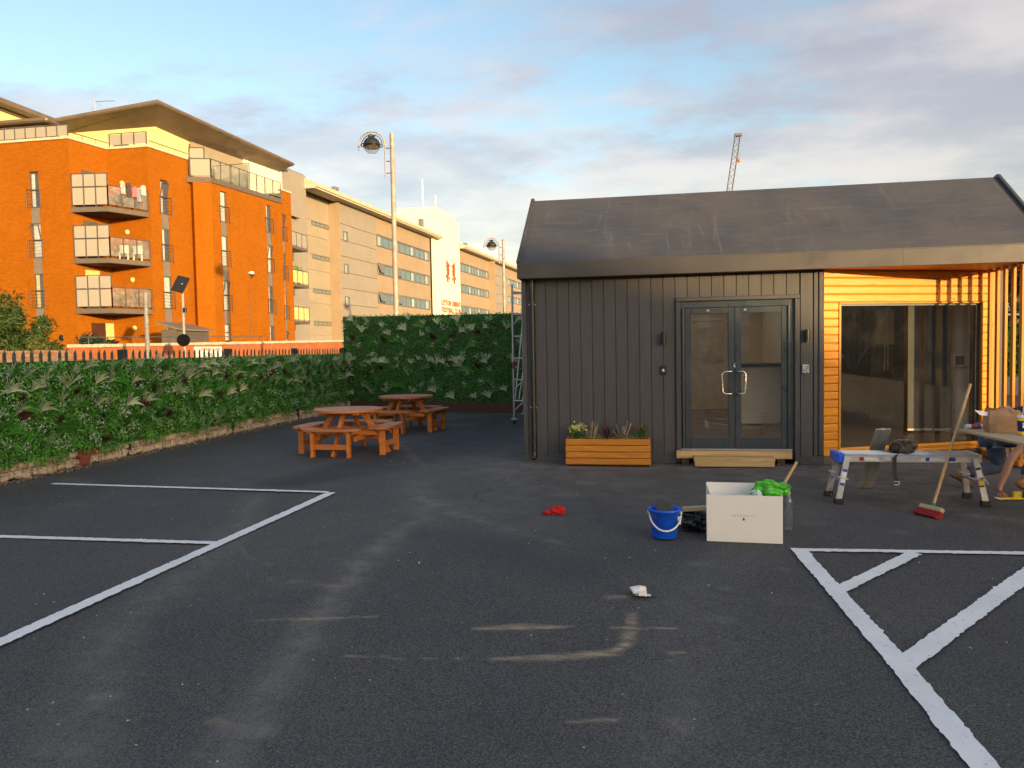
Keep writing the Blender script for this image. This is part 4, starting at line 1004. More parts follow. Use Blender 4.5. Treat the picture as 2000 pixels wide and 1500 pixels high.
leg_decal(PX0 + .05, 1.985, .28, .66, M['white_plastic'], .0155); leg_decal(PX0 + .05, 1.985, .28, .34, M['decal_blue'], .0165); leg_decal(PX0 + .05, 1.985, .6, .66, M['decal_blue'], .0165)
leg_decal(PX1 - .05, 3.395, .22, .66, M['rubber'], .0155); leg_decal(PX1 - .05, 3.395, .27, .45, M['white_plastic'], .0165); leg_decal(PX1 - .05, 3.395, .50, .62, M['decal_yellow'], .0165)

lb = thing('leaning_panel', 'grey ribbed panel leaning against the work platform', 'panel', (2.49, 9.3, 0))
M['panel_grey'] = paint('panel_grey', (.42, .41, .37), .5, var=.08)
d0, d1 = Vector((2.505, 9.32, .01)), Vector((2.475, 8.545, .775))
MB().bar(d0, d1, .155, .014, up=(0, .7, .7), c=.003).build('panel_face', M['panel_grey'], lb)
nrm = Vector((0, -.702, -.712)) * -1
MB().bar(d0 + nrm * .010, d1 + nrm * .010, .035, .008, up=(0, .7, .7)).build('rib', M['panel_grey'], lb)
MB().bar(d0 - nrm * .010, d1 - nrm * .010, .035, .008, up=(0, .7, .7)).build('rib', M['panel_grey'], lb)

tbt = thing('tool_belt', 'brown leather tool belt heaped on the work platform', 'tool belt', (2.66, 8.52, PZ + .004))
M['leather'] = paint('leather', (.11, .075, .045), .7, var=.35, scale=12, bump=.3, bscale=50); M['leather_dark'] = paint('leather_dark', (.028, .024, .02), .6, var=.3, scale=12)
crumple('pouch', M['leather'], tbt, (.02, .02, .065), (.105, .09, .085), 7, .3, 4, True, freq=2.0)
crumple('pouch', M['leather_dark'], tbt, (-.08, -.02, .045), (.06, .06, .06), 17, .3, 3, True, freq=2.0)
crumple('pouch', M['leather'], tbt, (.01, -.07, .03), (.07, .04, .04), 27, .3, 3, True, freq=2.0)
M['webbing'] = paint('webbing', (.22, .17, .11), .8, var=.3, scale=30)
for k in range(3):
    c = [(-.05 + .05 * k + .06 * cos(a) * 1.2, -.06 - .012 * k + .02 * cos(a * 2), .085 + .06 * sin(a)) for a in np.linspace(-1.2, 2.6, 14)]
    MB().tube(c, .007, 6).build('strap', M['webbing'], tbt, world=False)
MB().bar((-.115, -.118, -.03), (-.118, -.122, -.20), .038, .006, up=(0, 1, 0)).bar((-.118, -.122, -.20), (-.10, -.13, -.285), .036, .006, up=(0, 1, 0)).bar((-.115, -.118, -.03), (-.07, -.06, .012), .038, .006).build('strap', M['leather_dark'], tbt, world=False)
MB().tube([(-.125, -.135, -.285), (-.075, -.135, -.285), (-.075, -.135, -.32), (-.125, -.135, -.32)], .005, 6, closed=True).build('buckle', M['steel'], tbt, world=False)

br = thing('broom', 'wooden broom with red bristles leaning on the plywood table', 'broom', (2.72, 7.87, 0))
h0, h1 = Vector((2.735, 7.885, .085)), Vector((3.315, 8.545, 1.235))
MB().cyl(h0, h1, .0145, n=14).cyl(h1, h1 + (h1 - h0).normalized() * .012, .0145, .008, n=14).build('handle', M['broom_wood'], br)
hd = Matrix.Translation((2.715, 7.86, .075)) @ Matrix.Rotation(radians(28), 4, 'Z') @ Matrix.Rotation(radians(38), 4, 'Y')
MB().box(-.028, .028, -.13, .13, -.02, .025, hd, c=.008).build('head_block', M['ply'], br)
MB().box(-.022, .0, -.132, .132, -.075, -.0205, hd).box(.004, .026, -.132, .132, -.075, -.0205, hd).box(-.05, .0, -.135, .135, -.10, -.0755, hd, c=.006).build('bristles', paint('red_bristle', (.30, .015, .012), .8, var=.4, scale=60, bump=.6, bscale=160), br)
MB().cyl((2.735, 7.885, .085), (2.75, 7.903, .115), .024, .019, n=12).build('socket', paint('green_socket', (.02, .22, .05), .4), br)

# ------------------------------------------------------------------ plywood table and what lies on it
TZ_ = .80
tbl = thing('trestle_table', 'rough plywood table at the right edge of the car park', 'table', (3.8, 7.7, 0))
MB().prism([(3.10, 8.33), (3.215, 7.05), (4.55, 7.12), (4.50, 8.46)], TZ_ - .020, TZ_).build('table_top', M['ply'], tbl)
for y in (7.35, 8.15): MB().box(3.30, 4.45, y - .03, y + .03, TZ_ - .085, TZ_ - .0205, c=.004).build('bearer', M['pine'], tbl)
for x, y in ((3.86, 8.15), (4.4, 8.15), (3.86, 7.35), (4.4, 7.35)): MB().box(x - .03, x + .03, y + .031, y + .075, 0.01, TZ_ - .021, c=.004).build('leg', M['yellow_slat'], tbl)
pb = thing('paper_bag', 'crumpled brown paper bag standing on the plywood table', 'bag', (3.42, 8.04, TZ_))
M['kraft'] = paint('kraft_paper', (.36, .22, .12), .8, var=.15, scale=9, bump=.3, bscale=25)
mb = MB(); base = [(-.15, -.07), (.16, -.09), (.16, .08), (-.14, .09)]; mid = [(-.165, -.085), (.15, -.10), (.155, .085), (-.15, .10)]; top = [(-.15, -.06), (.10, -.075), (.12, .05), (-.14, .07)]
rg = [(p, z) for p, z in ((base, .002), (mid, .09), ([(-.16, -.08), (.135, -.09), (.15, .08), (-.15, .09)], .17), (top, .235))]
vs = []; 
for poly, z in rg:
    n = 20
    for k in range(n):
        f = k / n * 4; i = int(f); g = f - i; a, b = poly[i], poly[(i + 1) % 4]; wob = random.Random(k * 7 + int(z * 100)).uniform(-.008, .008)
        vs.append((a[0] + (b[0] - a[0]) * g + wob, a[1] + (b[1] - a[1]) * g + wob, z + (random.Random(k + 3).uniform(-.03, .025) if z > .2 else 0)))
mb.add(vs, [(i * 20 + k, i * 20 + (k + 1) % 20, (i + 1) * 20 + (k + 1) % 20, (i + 1) * 20 + k) for i in range(3) for k in range(20)]); mb.add([v for v in vs[:20]], [tuple(reversed(range(20)))])
mb.build('bag_body', M['kraft'], pb, world=False)
MB().add([(.02, -.085, .22), (.07, -.09, .21), (.11, -.095, .11), (.05, -.02, .25), (.0, -.02, .27)], [(0, 1, 2), (0, 3, 1), (0, 4, 3)]).build('folded_flap', M['kraft'], pb, world=False)
MB().add([(-.15, -.04, .20), (-.28, -.05, .22), (-.24, -.06, .175), (-.16, -.05, .16)], [(0, 1, 2, 3)]).add([(-.15, -.038, .20), (-.28, -.048, .22), (-.24, -.058, .175), (-.16, -.048, .16)], [(3, 2, 1, 0)]).build('paper_tag', M['white_card'], pb, world=False)
cp = thing('drink_cup', 'dark blue paper cup with lid and straw on the table', 'cup', (3.475, 7.80, TZ_))
M['cup_blue'] = paint('cup_blue', (.012, .03, .14), .45); M['cup_yellow'] = paint('cup_yellow', (.85, .55, .03), .45)
MB().lathe([(0, .001), (.031, .001), (.044, .165)], n=24).build('cup_body', M['cup_blue'], cp, world=False)
MB().lathe([(.045, .162), (.047, .168), (.045, .176), (.040, .182), (0, .182)], n=24).build('lid', M['white_plastic'], cp, world=False)
MB().cyl((.004, 0, .18), (.012, 0, .27), .004, n=8).build('straw', M['white_plastic'], cp, world=False)
MB().lathe([(.0318, .006), (.0352, .036)], n=24).lathe([(.0428, .135), (.0449, .161)], n=24).build('printed_band', M['cup_yellow'], cp, world=False)
MB().box(-.012, .012, -.0415, -.0375, .07, .10).box(-.012, -.004, -.042, -.0385, .10, .12).build('printed_mark', M['white_plastic'], cp, world=False)
tu = thing('sealant_tube', 'red and white sealant cartridge lying beside the paper bag', 'cartridge', (3.31, 8.35, TZ_))
M['tube_red'] = paint('tube_red', (.34, .012, .02), .35)
ca, cb = Vector((-.13, -.045, .026)), Vector((.12, .03, .026))
MB().cyl(ca + (cb - ca) * .2, cb, .0245, n=18).build('cartridge', M['tube_red'], tu, world=False)
MB().cyl(ca + (cb - ca) * .02, ca + (cb - ca) * .2, .0235, n=18).cyl(ca + (cb - ca) * .62, ca + (cb - ca) * .66, .0249, n=18).build('end_cap', M['white_plastic'], tu, world=False)
MB().cyl(ca + (cb - ca) * .45, ca + (cb - ca) * .6, .0248, n=18).cyl(ca + (cb - ca) * .74, ca + (cb - ca) * .95, .0248, n=18).build('label_band', paint('tube_dark', (.03, .02, .05), .35), tu, world=False)

# ------------------------------------------------------------------ round picnic tables
def picnic(label, x, y, rz):
    o = thing('picnic_table', label, 'picnic table', (x, y, 0), rz, 'round picnic tables')
    R = .56; n = 8; w = 2 * R / n
    for k in range(n):
        y0, y1 = -R + k * w + .004, -R + (k + 1) * w - .004
        a = lambda yy: sqrt(max(0, R * R - yy * yy))
        ys = [y0 + (y1 - y0) * i / 5 for i in range(6)]
        poly = [(a(yy) + .012, yy) for yy in ys] + [(-a(yy) - .012, yy) for yy in reversed(ys)]
        MB().prism(poly, .695, .733).build('tabletop_plank', M['picnic_top'], o, world=False)
    for yy, L in ((-.30, .40), (.30, .40)): MB().box(yy - .045, yy + .045, -L, L, .655, .6945, c=.004).build('batten', M['picnic_wood'], o, world=False)
    MB().box(-.42, .42, -.02, .02, .615, .654, c=.003).build('batten', M['picnic_wood'], o, world=False)
    for k in range(4):
        A = rot2(k * pi / 2 - pi / 2)
        MB().bar(A @ Vector((.27, .0 if k % 2 else .026, .66)), A @ Vector((.70, .0 if k % 2 else .026, .0)), .046, .092, up=(0, 0, 1), c=.005).build('slanted_leg', M['picnic_wood'], o, world=False)
        for s in (-1, 1):
            MB().box(.67, .765, s * .31 - .024, s * .31 + .024, 0, .398, A, c=.004).build('bench_leg', M['picnic_wood'], o, world=False)
            MB().box(.56, .80, s * .31 - .0225, s * .31 + .0225, .3985, .4285, A, c=.003).build('seat_bearer', M['picnic_wood'], o, world=False)
        MB().box(.72, .748, -.2855, .2855, .13, .215, A, c=.004).build('stretcher', M['picnic_wood'], o, world=False)
        MB().box(.545, .685, -.46, .46, .429, .465, A, c=.006).build('seat_plank', M['picnic_top'], o, world=False)
        pts = [(.695, -.50)] + [(.695 + .155 * cos(f * pi / 2 * .8) ** .8, -.46 * 1.06 * -sin(f * pi / 2)) for f in (-1, -.7, -.35, 0, .35, .7, 1)] + [(.695, .50)]
        MB().prism(pts, .4295, .4655, A).build('seat_plank', M['picnic_top'], o, world=False)
    for s in (-1, 1):
        MB().box(-.62, .62, s * .33 - .02, s * .33 + .02, .325, .397, c=.004).build('cross_beam', M['picnic_wood'], o, world=False)
        MB().box(s * .36 - .02, s * .36 + .02, -.62, .62, .252, .3245, c=.004).build('cross_beam', M['picnic_wood'], o, world=False)
picnic('orange round picnic table with four benches, the nearer of the two', -4.94, 12.08, radians(-2))
picnic('orange round picnic table standing nearer the tall hedge', -5.02, 15.45, radians(-11))

# ------------------------------------------------------------------ scaffold tower
sf = thing('scaffold_tower', 'aluminium scaffold tower frame beside the cabin corner', 'scaffold tower', (-2.5, 17.2, 0))
UPR = [(-2.905, 16.7), (-2.06, 16.7), (-2.905, 18.1), (-2.06, 18.1)]
for x, y in UPR:
    MB().cyl((x, y, .20), (x, y, 3.12), .024, n=12).build('upright', M['alu_dull'], sf)
    cs = MB().cyl((x, y, .07), (x, y, .21), .030, n=12).box(x - .07, x + .07, y - .06, y + .06, .09, .13, c=.01).build('castor_fork', M['galv'], sf)
    MB().cyl((x - .022, y, .062), (x + .022, y, .062), .058, n=18).build('wheel', M['rubber'], cs)
for y in (16.7, 18.1):
    for z in (.52, .99, 1.47, 1.96, 2.45, 2.91): MB().cyl((-2.90, y, z), (-2.065, y, z), .019, n=10).build('rung', M['alu_dull'], sf)
    for z in (.30, .77, 2.22): MB().cyl((-2.90, y, z), (-2.69, y, z + .20), .014, n=8).build('brace', M['alu_dull'], sf)
MB().cyl((-2.89, 16.72, .45), (-2.89, 18.08, 2.4), .018, n=10).build('diagonal_brace', M['alu_dull'], sf)
MB().cyl((-2.80, 16.74, .55), (-2.62, 16.74, 1.52), .018, n=10).cyl((-2.74, 16.76, .42), (-2.58, 16.76, 1.2), .018, n=10).build('diagonal_brace', M['alu'], sf)
MB().cyl((-2.90, 16.7, 2.95), (-2.07, 18.1, 2.95), .018, n=10).build('diagonal_brace', M['alu_dull'], sf)
MB().cyl((-2.905, 16.7, 1.24), (-2.905, 16.7, 1.40), .0255, n=12).build('red_sleeve', M['decal_red'], sf)

# ------------------------------------------------------------------ lamp posts and street posts
M['lamp_post'] = paint('lamp_post_paint', (.33, .285, .25), .6, .1, var=.25, scale=3)
M['lamp_dark'] = paint('lamp_dark', (.030, .034, .040), .4, .4)
M['lamp_copper'] = paint('lamp_reflector', (.32, .20, .12), .35, .6)
def lamp(label, x, y, h):
    o = thing('lamp_post', label, 'lamp post', (x, y, 0), 0, 'street lamps along the far road')
    MB().cyl((0, 0, 0), (0, 0, 1.6), .13, .13, n=16).cyl((0, 0, 1.6), (0, 0, h), .105, .085, n=16).build('post', M['lamp_post'], o, world=False)
    zc = h - .42; ax = -.29; R = .53
    pts = [(ax, 0, h - 1.65), (ax, 0, h - .9)] + [(ax - R + R * cos(a), 0, zc + R * sin(a)) for a in np.linspace(0, pi * 1.08, 20)]
    MB().tube(pts, .032, 10).build('arm', M['lamp_post'], o, world=False)
    for dz in (.55, 1.05, 1.5): MB().cyl((ax, 0, h - dz), (-.06, 0, h - dz), .016, n=8).build('arm_clip', M['lamp_dark'], o, world=False)
    cx = ax - R; z0 = zc + .02
    MB().cyl((cx, 0, zc + R), (cx, 0, z0 + .31), .022, n=8).build('hanger', M['lamp_post'], o, world=False)
    hd_ = MB().lathe([(.0, .33), (.08, .325), (.10, .30), (.12, .29), (.20, .25), (.28, .17), (.325, .06), (.335, .0), (.335, -.06), (.315, -.08)], (cx, 0, z0), n=24).build('lamp_hood', M['lamp_dark'], o, world=False)
    MB().lathe([(.312, -.075), (.27, -.11), (.2, -.10), (0, -.04)], (cx, 0, z0), n=24).build('reflector', M['lamp_copper'], hd_, world=False)
    MB().lathe([(.31, -.082), (.30, -.14), (.25, -.22), (.16, -.29), (0, -.325)], (cx, 0, z0), n=24).build('globe', glass('lamp_globe', (.82, .84, .84), 1.45, .05, .15), hd_, world=False)
    MB().tube([(cx + .42 * cos(a), .42 * sin(a), z0 - .01) for a in np.linspace(0, 2 * pi, 28, endpoint=False)], .016, 6, closed=True).build('guard_ring', M['lamp_dark'], o, world=False)
    MB().tube([(cx + .42 * cos(a), 0, z0 + .40 * sin(a)) for a in np.linspace(0, pi, 18)], .015, 6).tube([(cx, .42 * cos(a), z0 + .40 * sin(a)) for a in np.linspace(0, pi, 18)], .015, 6).build('guard_hoop', M['lamp_dark'], o, world=False)
    MB().tube([(cx + .13 * cos(a), .13 * sin(a), z0 + .36) for a in np.linspace(0, 2 * pi, 16, endpoint=False)], .022, 6, closed=True).build('collar', M['lamp_dark'], o, world=False)
lamp('tall lamp post with hooped arm and dark globe, rising over the tall hedge', -9.5, 28.3, 10.02)
lamp('distant lamp post with hooped arm just left of the cabin roof', -9.5, 51.4, 9.15)
sg = thing('solar_sign', 'solar panel and round black sign on a thin grey post', 'road sign', (-19.7, 30.0, 0))
MB().cyl((-19.7, 30, 0), (-19.7, 30, 4.75), .055, n=12).build('post', paint('sign_post_grey', (.28, .27, .26), .7), sg)
mm = Matrix.Translation((-19.75, 29.95, 4.72)) @ Matrix.Rotation(radians(25), 4, 'Z') @ Matrix.Rotation(radians(58), 4, 'X') @ Matrix.Rotation(radians(-18), 4, 'Z')
MB().box(-.26, .26, -.42, .42, -.02, .02, mm, c=.006).build('solar_panel', M['black_plastic'], sg)
mm2 = Matrix.Translation((-19.66, 29.88, 2.30)) @ Matrix.Rotation(radians(33), 4, 'Z') @ Matrix.Rotation(radians(90), 4, 'X')
mb = MB(); mb.lathe([(0, -.012), (.265, -.012), (.27, 0), (.265, .012), (0, .012)], n=28, smooth=False); mb.v = [tuple(mm2 @ Vector(v)) for v in mb.v]; mb.build('sign_disc', paint('matt_black', (.006, .006, .007), .95, spec=.05), sg)
MB().box(-19.62, -19.50, 29.86, 29.98, 3.50, 3.70, c=.01).build('control_box', M['black_plastic'], sg)
pp = thing('street_pole', 'plain grey pole standing before the lowest balcony', 'pole', (-17.9, 25.0, 0))
MB().cyl((-17.9, 25, 0), (-17.9, 25, 3.95), .085, .075, n=14).cyl((-17.9, 25, 3.95), (-17.9, 25, 3.99), .075, .04, n=14).build('shaft', paint('pole_grey', (.22, .21, .20), .7, .0, var=.25, scale=6), pp)
MB().box(-17.99, -17.81, 24.91, 25.09, 0, .12, c=.01).build('base_plate', M['galv'], pp)

# ------------------------------------------------------------------ orange brick apartment block
M['orange_brick'] = brickmat('orange_brick', (.245, .072, .002), (.305, .096, .003), (.31, .13, .02), var=.12)
M['stone_cap'] = paint('stone_cap', (.50, .44, .33), .8, var=.15)
M['cream'] = paint('cream_render', (.68, .62, .30), .8, var=.05, scale=.8)
M['bronze'] = paint('bronze_soffit', (.16, .125, .085), .55, .2, var=.15, scale=.6)
M['win_grey'] = paint('win_grey', (.085, .082, .078), .5)
M['spandrel'] = paint('spandrel', (.16, .145, .125), .5, var=.1)
M['curtain'] = paint('curtain', (.72, .72, .70), .8, var=.2, scale=5, rnd=.5)
M['curtain_y'] = paint('curtain_warm', (.62, .50, .22), .8, var=.2, scale=5)
M['room_dark'] = paint('room_dark', (.05, .05, .055), .7)
apt = thing('apartment_block', 'orange brick apartment block with projecting balconies and overhanging roof', 'apartment building', (-31, 45, 0))
def wall_facet(m, a, b, z0, z1, slots=(), depth=.14):
    """vertical wall a->b (outside on the right of the walk) with recessed slots (u0,u1,zb,zt)"""
    a = Vector(a); b = Vector(b); L = (b - a).length; d = (b - a) / L; n = Vector((d.y, -d.x))
    P = lambda u, z, k=0.0: (a.x + d.x * u - n.x * k, a.y + d.y * u - n.y * k, z)
    u = 0.0
    for (u0, u1, zb, zt) in sorted(slots):
        m.quad(P(u, z0), P(u0, z0), P(u0, z1), P(u, z1))
        if zb > z0: m.quad(P(u0, z0), P(u1, z0), P(u1, zb), P(u0, zb)); m.quad(P(u0, zb), P(u1, zb), P(u1, zb, depth), P(u0, zb, depth))
        if zt < z1: m.quad(P(u0, zt), P(u1, zt), P(u1, z1), P(u0, z1)); m.quad(P(u0, zt, depth), P(u1, zt, depth), P(u1, zt), P(u0, zt))
        m.quad(P(u0, zb), P(u0, zb, depth), P(u0, zt, depth), P(u0, zt)); m.quad(P(u1, zb, depth), P(u1, zb), P(u1, zt), P(u1, zt, depth))
        u = u1
    m.quad(P(u, z0), P(L, z0), P(L, z1), P(u, z1))
    return P
A_, B_, C_, D_, E_ = (-47, 39.2), (-32.6, 39.2), (-32.15, 41.8), (-29.4, 41.85), (-28.95, 45.4)
F_, G_, H_, J_ = (-28.55, 45.05), (-27.56, 45.5), (-26.6, 53.2), (-26.44, 54.5)
K_, L_ = (-29.7, 54.7), (-31.0, 61.5)
Z1 = 14.2
TOPS = (12.42, 9.5, 6.56, 3.66)
m = MB(); cols = []
P = wall_facet(m, A_, B_, -.2, Z1, [(11.71, 12.33, 2.4, 12.47)]); cols.append((P, 11.71, 12.33))
wall_facet(m, B_, C_, -.2, Z1); wall_facet(m, C_, D_, -.2, Z1)
P = wall_facet(m, D_, E_, -.2, Z1, [(.90, 1.56, 2.4, 12.47)]); cols.append((P, .90, 1.56))
wall_facet(m, E_, F_, -.2, 12.75); wall_facet(m, F_, G_, -.2, 12.75)
sl_ = [(.88, 1.50, 2.4, 12.40), (5.88, 6.47, 2.4, 12.36)]
P = wall_facet(m, G_, H_, -.2, 12.75, sl_); cols += [(P, .88, 1.50), (P, 5.88, 6.47)]
dGH = (Vector(H_) - Vector(G_)).normalized()
P = wall_facet(m, H_, J_, -.2, 13.75, [(.12, .42, 2.4, 12.0)]); cols.append((P, .12, .42))
wall_facet(m, J_, K_, -.2, 13.75); wall_facet(m, K_, L_, -.2, 13.75); wall_facet(m, L_, (-47, 61.5), -.2, 13.75)
m.quad((-47, 39.2, 13.1), (-32.6, 39.2, 13.1), (-32.15, 41.8, 13.1), (-29.4, 41.85, 13.1), (-28.95, 45.4, 13.1), (-28.95, 61.4, 13.1), (-47, 61.4, 13.1))
m.build('brick_wall', M['orange_brick'], apt)
def cap(pts, z, w=.34, h=.14):
    m = MB()
    for p, q in zip(pts[:-1], pts[1:]):
        d = (Vector(q) - Vector(p)).normalized() * .04; n = Vector((-d.y, d.x)) * 2.2
        m.bar((p[0] - d.x + n.x, p[1] - d.y + n.y, z + h / 2), (q[0] + d.x + n.x, q[1] + d.y + n.y, z + h / 2 + .002 * len(m.v) / 8), w, h)
    return m
cap([A_, B_, C_, D_, E_], Z1 + .001).build('parapet_coping', M['stone_cap'], apt)
cap([H_, J_, K_, L_], 13.751, .3, .1).build('parapet_coping', M['stone_cap'], apt)
# soldier-course lines as real shallow strings
for z in (10.0, 7.08):
    m = MB()
    for p, q in ((A_, B_), (C_, D_), (D_, E_), (G_, H_)):
        d = (Vector(q) - Vector(p)).normalized(); n = Vector((d.y, -d.x)) * .004
        for u0, u1 in (((0, 1),)):
            pass
    # left plain: the slots cut these courses
rr = random.Random(8)
for ci, (P, u0, u1) in enumerate(cols):
    w = u1 - u0
    for k, zt in enumerate(TOPS):
        dz = -.45 if ci == 4 else 0; zt_ = zt + dz * .8; zb = zt_ - 2.03 if k < 3 else zt_ - 1.15
        mb = MB(); D = .14
        def slab(ua, ub, za, zb_, k0, k1, mbx):
            p = [P(ua, za, k0), P(ub, za, k0), P(ub, zb_, k0), P(ua, zb_, k0), P(ua, za, k1), P(ub, za, k1), P(ub, zb_, k1), P(ua, zb_, k1)]
            mbx.add(p, [(0, 1, 2, 3), (7, 6, 5, 4), (0, 4, 5, 1), (1, 5, 6, 2), (2, 6, 7, 3), (3, 7, 4, 0)])
        f = min(.06, w * .12)
        slab(u0, u0 + f, zb, zt_, .07, .135, mb); slab(u1 - f, u1, zb, zt_, .07, .135, mb); slab(u0 + f, u1 - f, zt_ - .06, zt_, .071, .134, mb); slab(u0 + f, u1 - f, zb, zb + .06, .071, .134, mb); slab(u0 + f, u1 - f, (zb + zt_) / 2 - .03, (zb + zt_) / 2 + .03, .071, .134, mb)
        wn_ = mb.build('window', M['win_grey'], apt)
        gl = MB(); gl.quad(P(u0 + f, zb + .06, .105), P(u1 - f, zb + .06, .105), P(u1 - f, zt_ - .06, .105), P(u0 + f, zt_ - .06, .105)); gl.build('pane', M['glass_far'], wn_)
        cu = MB(); cv = rr.random()
        x1 = u0 + w * (.45 if cv < .35 else .93); 
        cu.quad(P(u0 + f, zb + .02, .134), P(x1, zb + .02, .134), P(x1, zt_ - .02, .134), P(u0 + f, zt_ - .02, .134)); cu.build('curtain', M['curtain_y'] if (ci, k) in ((0, 2), (1, 3), (0, 3)) else M['curtain'], wn_)
        bk_ = MB(); bk_.quad(P(u0, zb, .139), P(u1, zb, .139), P(u1, zt_, .139), P(u0, zt_, .139)); bk_.build('room_shade', M['room_dark'], wn_)
        if (ci + k) % 3 == 1:   # open hopper light
            op = MB(); zc = (zb + zt_) / 2
            a = [P(u0 + f, zc + .05, .06), P(u1 - f, zc + .05, .06), P(u1 - f, zt_ - .08, -.12), P(u0 + f, zt_ - .08, -.12)]
            for i in range(4): op.bar(a[i], a[(i + 1) % 4], .04, .04)
            op.build('open_sash', M['win_grey'], wn_)
        # spandrel panel below
        zs = TOPS[k + 1] + dz * .8 if k < 3 else None
        if zs is not None:
            sp_ = MB(); slab(u0, u1, zs + .002, zb - .002, .06, .13, sp_); sp_.build('spandrel_panel', M['spandrel'], apt)
            # juliet rail
            j = MB(); e = .16; zr0, zr1 = zb + .0, (zb + zt_) / 2 + .02
            o = -.10
            for z in (zr1, zr1 - .2, zr1 - .4, zr1 - .6, zr1 - .8, zr0 + .06): j.cyl(P(u0 - e, z, o), P(u1 + e, z, o), .018 if z in (zr1,) else .011, n=5, caps=False)
            for u in (u0 - e, u1 + e): j.cyl(P(u, zr0 - .05, o), P(u, zr1 + .02, o), .02, n=5)
            for u in (u0 - e, u1 + e):
                for z in (zr1, zr0 + .06): j.cyl(P(u, z, o), P(u, z, .0), .014, n=5)
            j.build('juliet_rail', M['win_grey'], apt)
# corner balconies
M['slab_grey'] = paint('slab_grey', (.105, .09, .072), .6, var=.12)
Bc, Mc, Dc, Cc = Vector((-32.55, 39.15)), Vector((-30.40, 39.45)), Vector((-29.45, 41.75)), Vector((-32.1, 41.7))
def glass_run(p, q, n, z0, z1, mat, parent, rows=1, mid=None, tag_=None):
    p = Vector(p); q = Vector(q); m = MB()
    for i in range(n + 1):
        c = p + (q - p) * i / n; m.box(c.x - .025, c.x + .025, c.y - .025, c.y + .025, z0 - .08, z1 + .02)
    m.cyl((p.x, p.y, z1 + .02), (q.x, q.y, z1 + .02), .028, n=6)
    if rows == 2: m.cyl((p.x, p.y, mid), (q.x, q.y, mid), .02, n=6)
    m.build('balustrade', M['win_grey'], parent)
    zs = [(z0 + .03, z1 - .04)] if rows == 1 else [(z0 + .03, mid - .04), (mid + .04, z1 - .04)]
    for i in range(n):
        a = p + (q - p) * (i + .06) / n; b = p + (q - p) * (i + .94) / n; d = (q - p).normalized(); nn = Vector((d.y, -d.x)) * .012
        for za, zb in zs:
            MB().add([(a.x + s * nn.x, a.y + s * nn.y, z) for s in (1, -1) for z in (za, zb)] + [(b.x + s * nn.x, b.y + s * nn.y, z) for s in (1, -1) for z in (za, zb)],
                     [(0, 4, 5, 1), (2, 3, 7, 6), (0, 1, 3, 2), (4, 6, 7, 5), (1, 5, 7, 3), (0, 2, 6, 4)]).build('glass_panel', mat, parent)
for i, zb in enumerate((10.0, 7.05, 4.15)):
    sl0 = MB().prism([tuple(Bc), tuple(Mc), tuple(Dc), tuple(Cc)], zb, zb + .28).build('balcony_slab', M['slab_grey'], apt)
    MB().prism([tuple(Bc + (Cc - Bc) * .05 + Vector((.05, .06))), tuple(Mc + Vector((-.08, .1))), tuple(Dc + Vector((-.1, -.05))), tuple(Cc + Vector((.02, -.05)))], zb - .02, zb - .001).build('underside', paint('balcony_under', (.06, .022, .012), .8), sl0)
    glass_run(Bc + Vector((.05, .03)), Mc, 3, zb + .38, zb + 2.18, M['frosted'], apt, 2, zb + 1.42)
    glass_run(Mc, Dc + Vector((0, -.05)), 3, zb + .38, zb + 1.50, M['glass_balcony'], apt)
    # door on the return wall and bulkhead light
    dd = MB(); nB = (Vector(C_) - Vector(B_)).normalized(); pB = Vector(B_)
    q0 = pB + nB * .75; q1 = pB + nB * 1.75; off = Vector((nB.y, -nB.x)) * .012
    dd.add([(q0.x + off.x, q0.y + off.y, zb + .3), (q1.x + off.x, q1.y + off.y, zb + .3), (q1.x + off.x, q1.y + off.y, zb + 2.62), (q0.x + off.x, q0.y + off.y, zb + 2.62)], [(0, 1, 2, 3)])
    dd.build('balcony_door', M['win_grey'] if i < 2 else M['curtain_y'], apt)
    mb = MB(); mb.lathe([(.0, .09), (.08, .085), (.14, .04), (.15, 0)], n=14); mt = Matrix.Translation((-31.2 + i * .22, 41.79, zb + 2.13)) @ Matrix.Rotation(radians(90), 4, 'X')
    mb.v = [tuple(mt @ Vector(v)) for v in mb.v]; mb.build('bulkhead_light', M['cream'], apt)
mb = MB(); mb.lathe([(.0, .09), (.08, .085), (.14, .04), (.15, 0)], n=14); mt = Matrix.Translation((-30.75, 41.79, 3.34)) @ Matrix.Rotation(radians(90), 4, 'X'); mb.v = [tuple(mt @ Vector(v)) for v in mb.v]; mb.build('bulkhead_light', M['cream'], apt)
mb = MB(); mb.lathe([(.0, .03), (.16, .03), (.19, .0)], n=18, smooth=False); mt = Matrix.Translation((-33.63, 39.19, 2.77)) @ Matrix.Rotation(radians(90), 4, 'X'); mb.v = [tuple(mt @ Vector(v)) for v in mb.v]; mb.build('round_light', M['black_plastic'], apt)
pB = Vector(B_); nB = (Vector(C_) - pB).normalized(); off = Vector((nB.y, -nB.x)) * .02
q0, q1, q2 = pB + nB * 1.0, pB + nB * 2.0, pB + nB * 2.6
MB().add([(q.x + off.x, q.y + off.y, z) for q, z in ((q0, 1.0), (q1, 1.0), (q1, 3.65), (q0, 3.65))], [(0, 1, 2, 3)]).build('entrance_door', paint('entrance_brown', (.06, .02, .012), .5), apt)
MB().add([(q.x + off.x, q.y + off.y, z) for q, z in ((q1, 1.0), (q2, 1.0), (q2, 3.65), (q1, 3.65))], [(0, 1, 2, 3)]).build('entrance_panel', M['curtain_y'], apt)
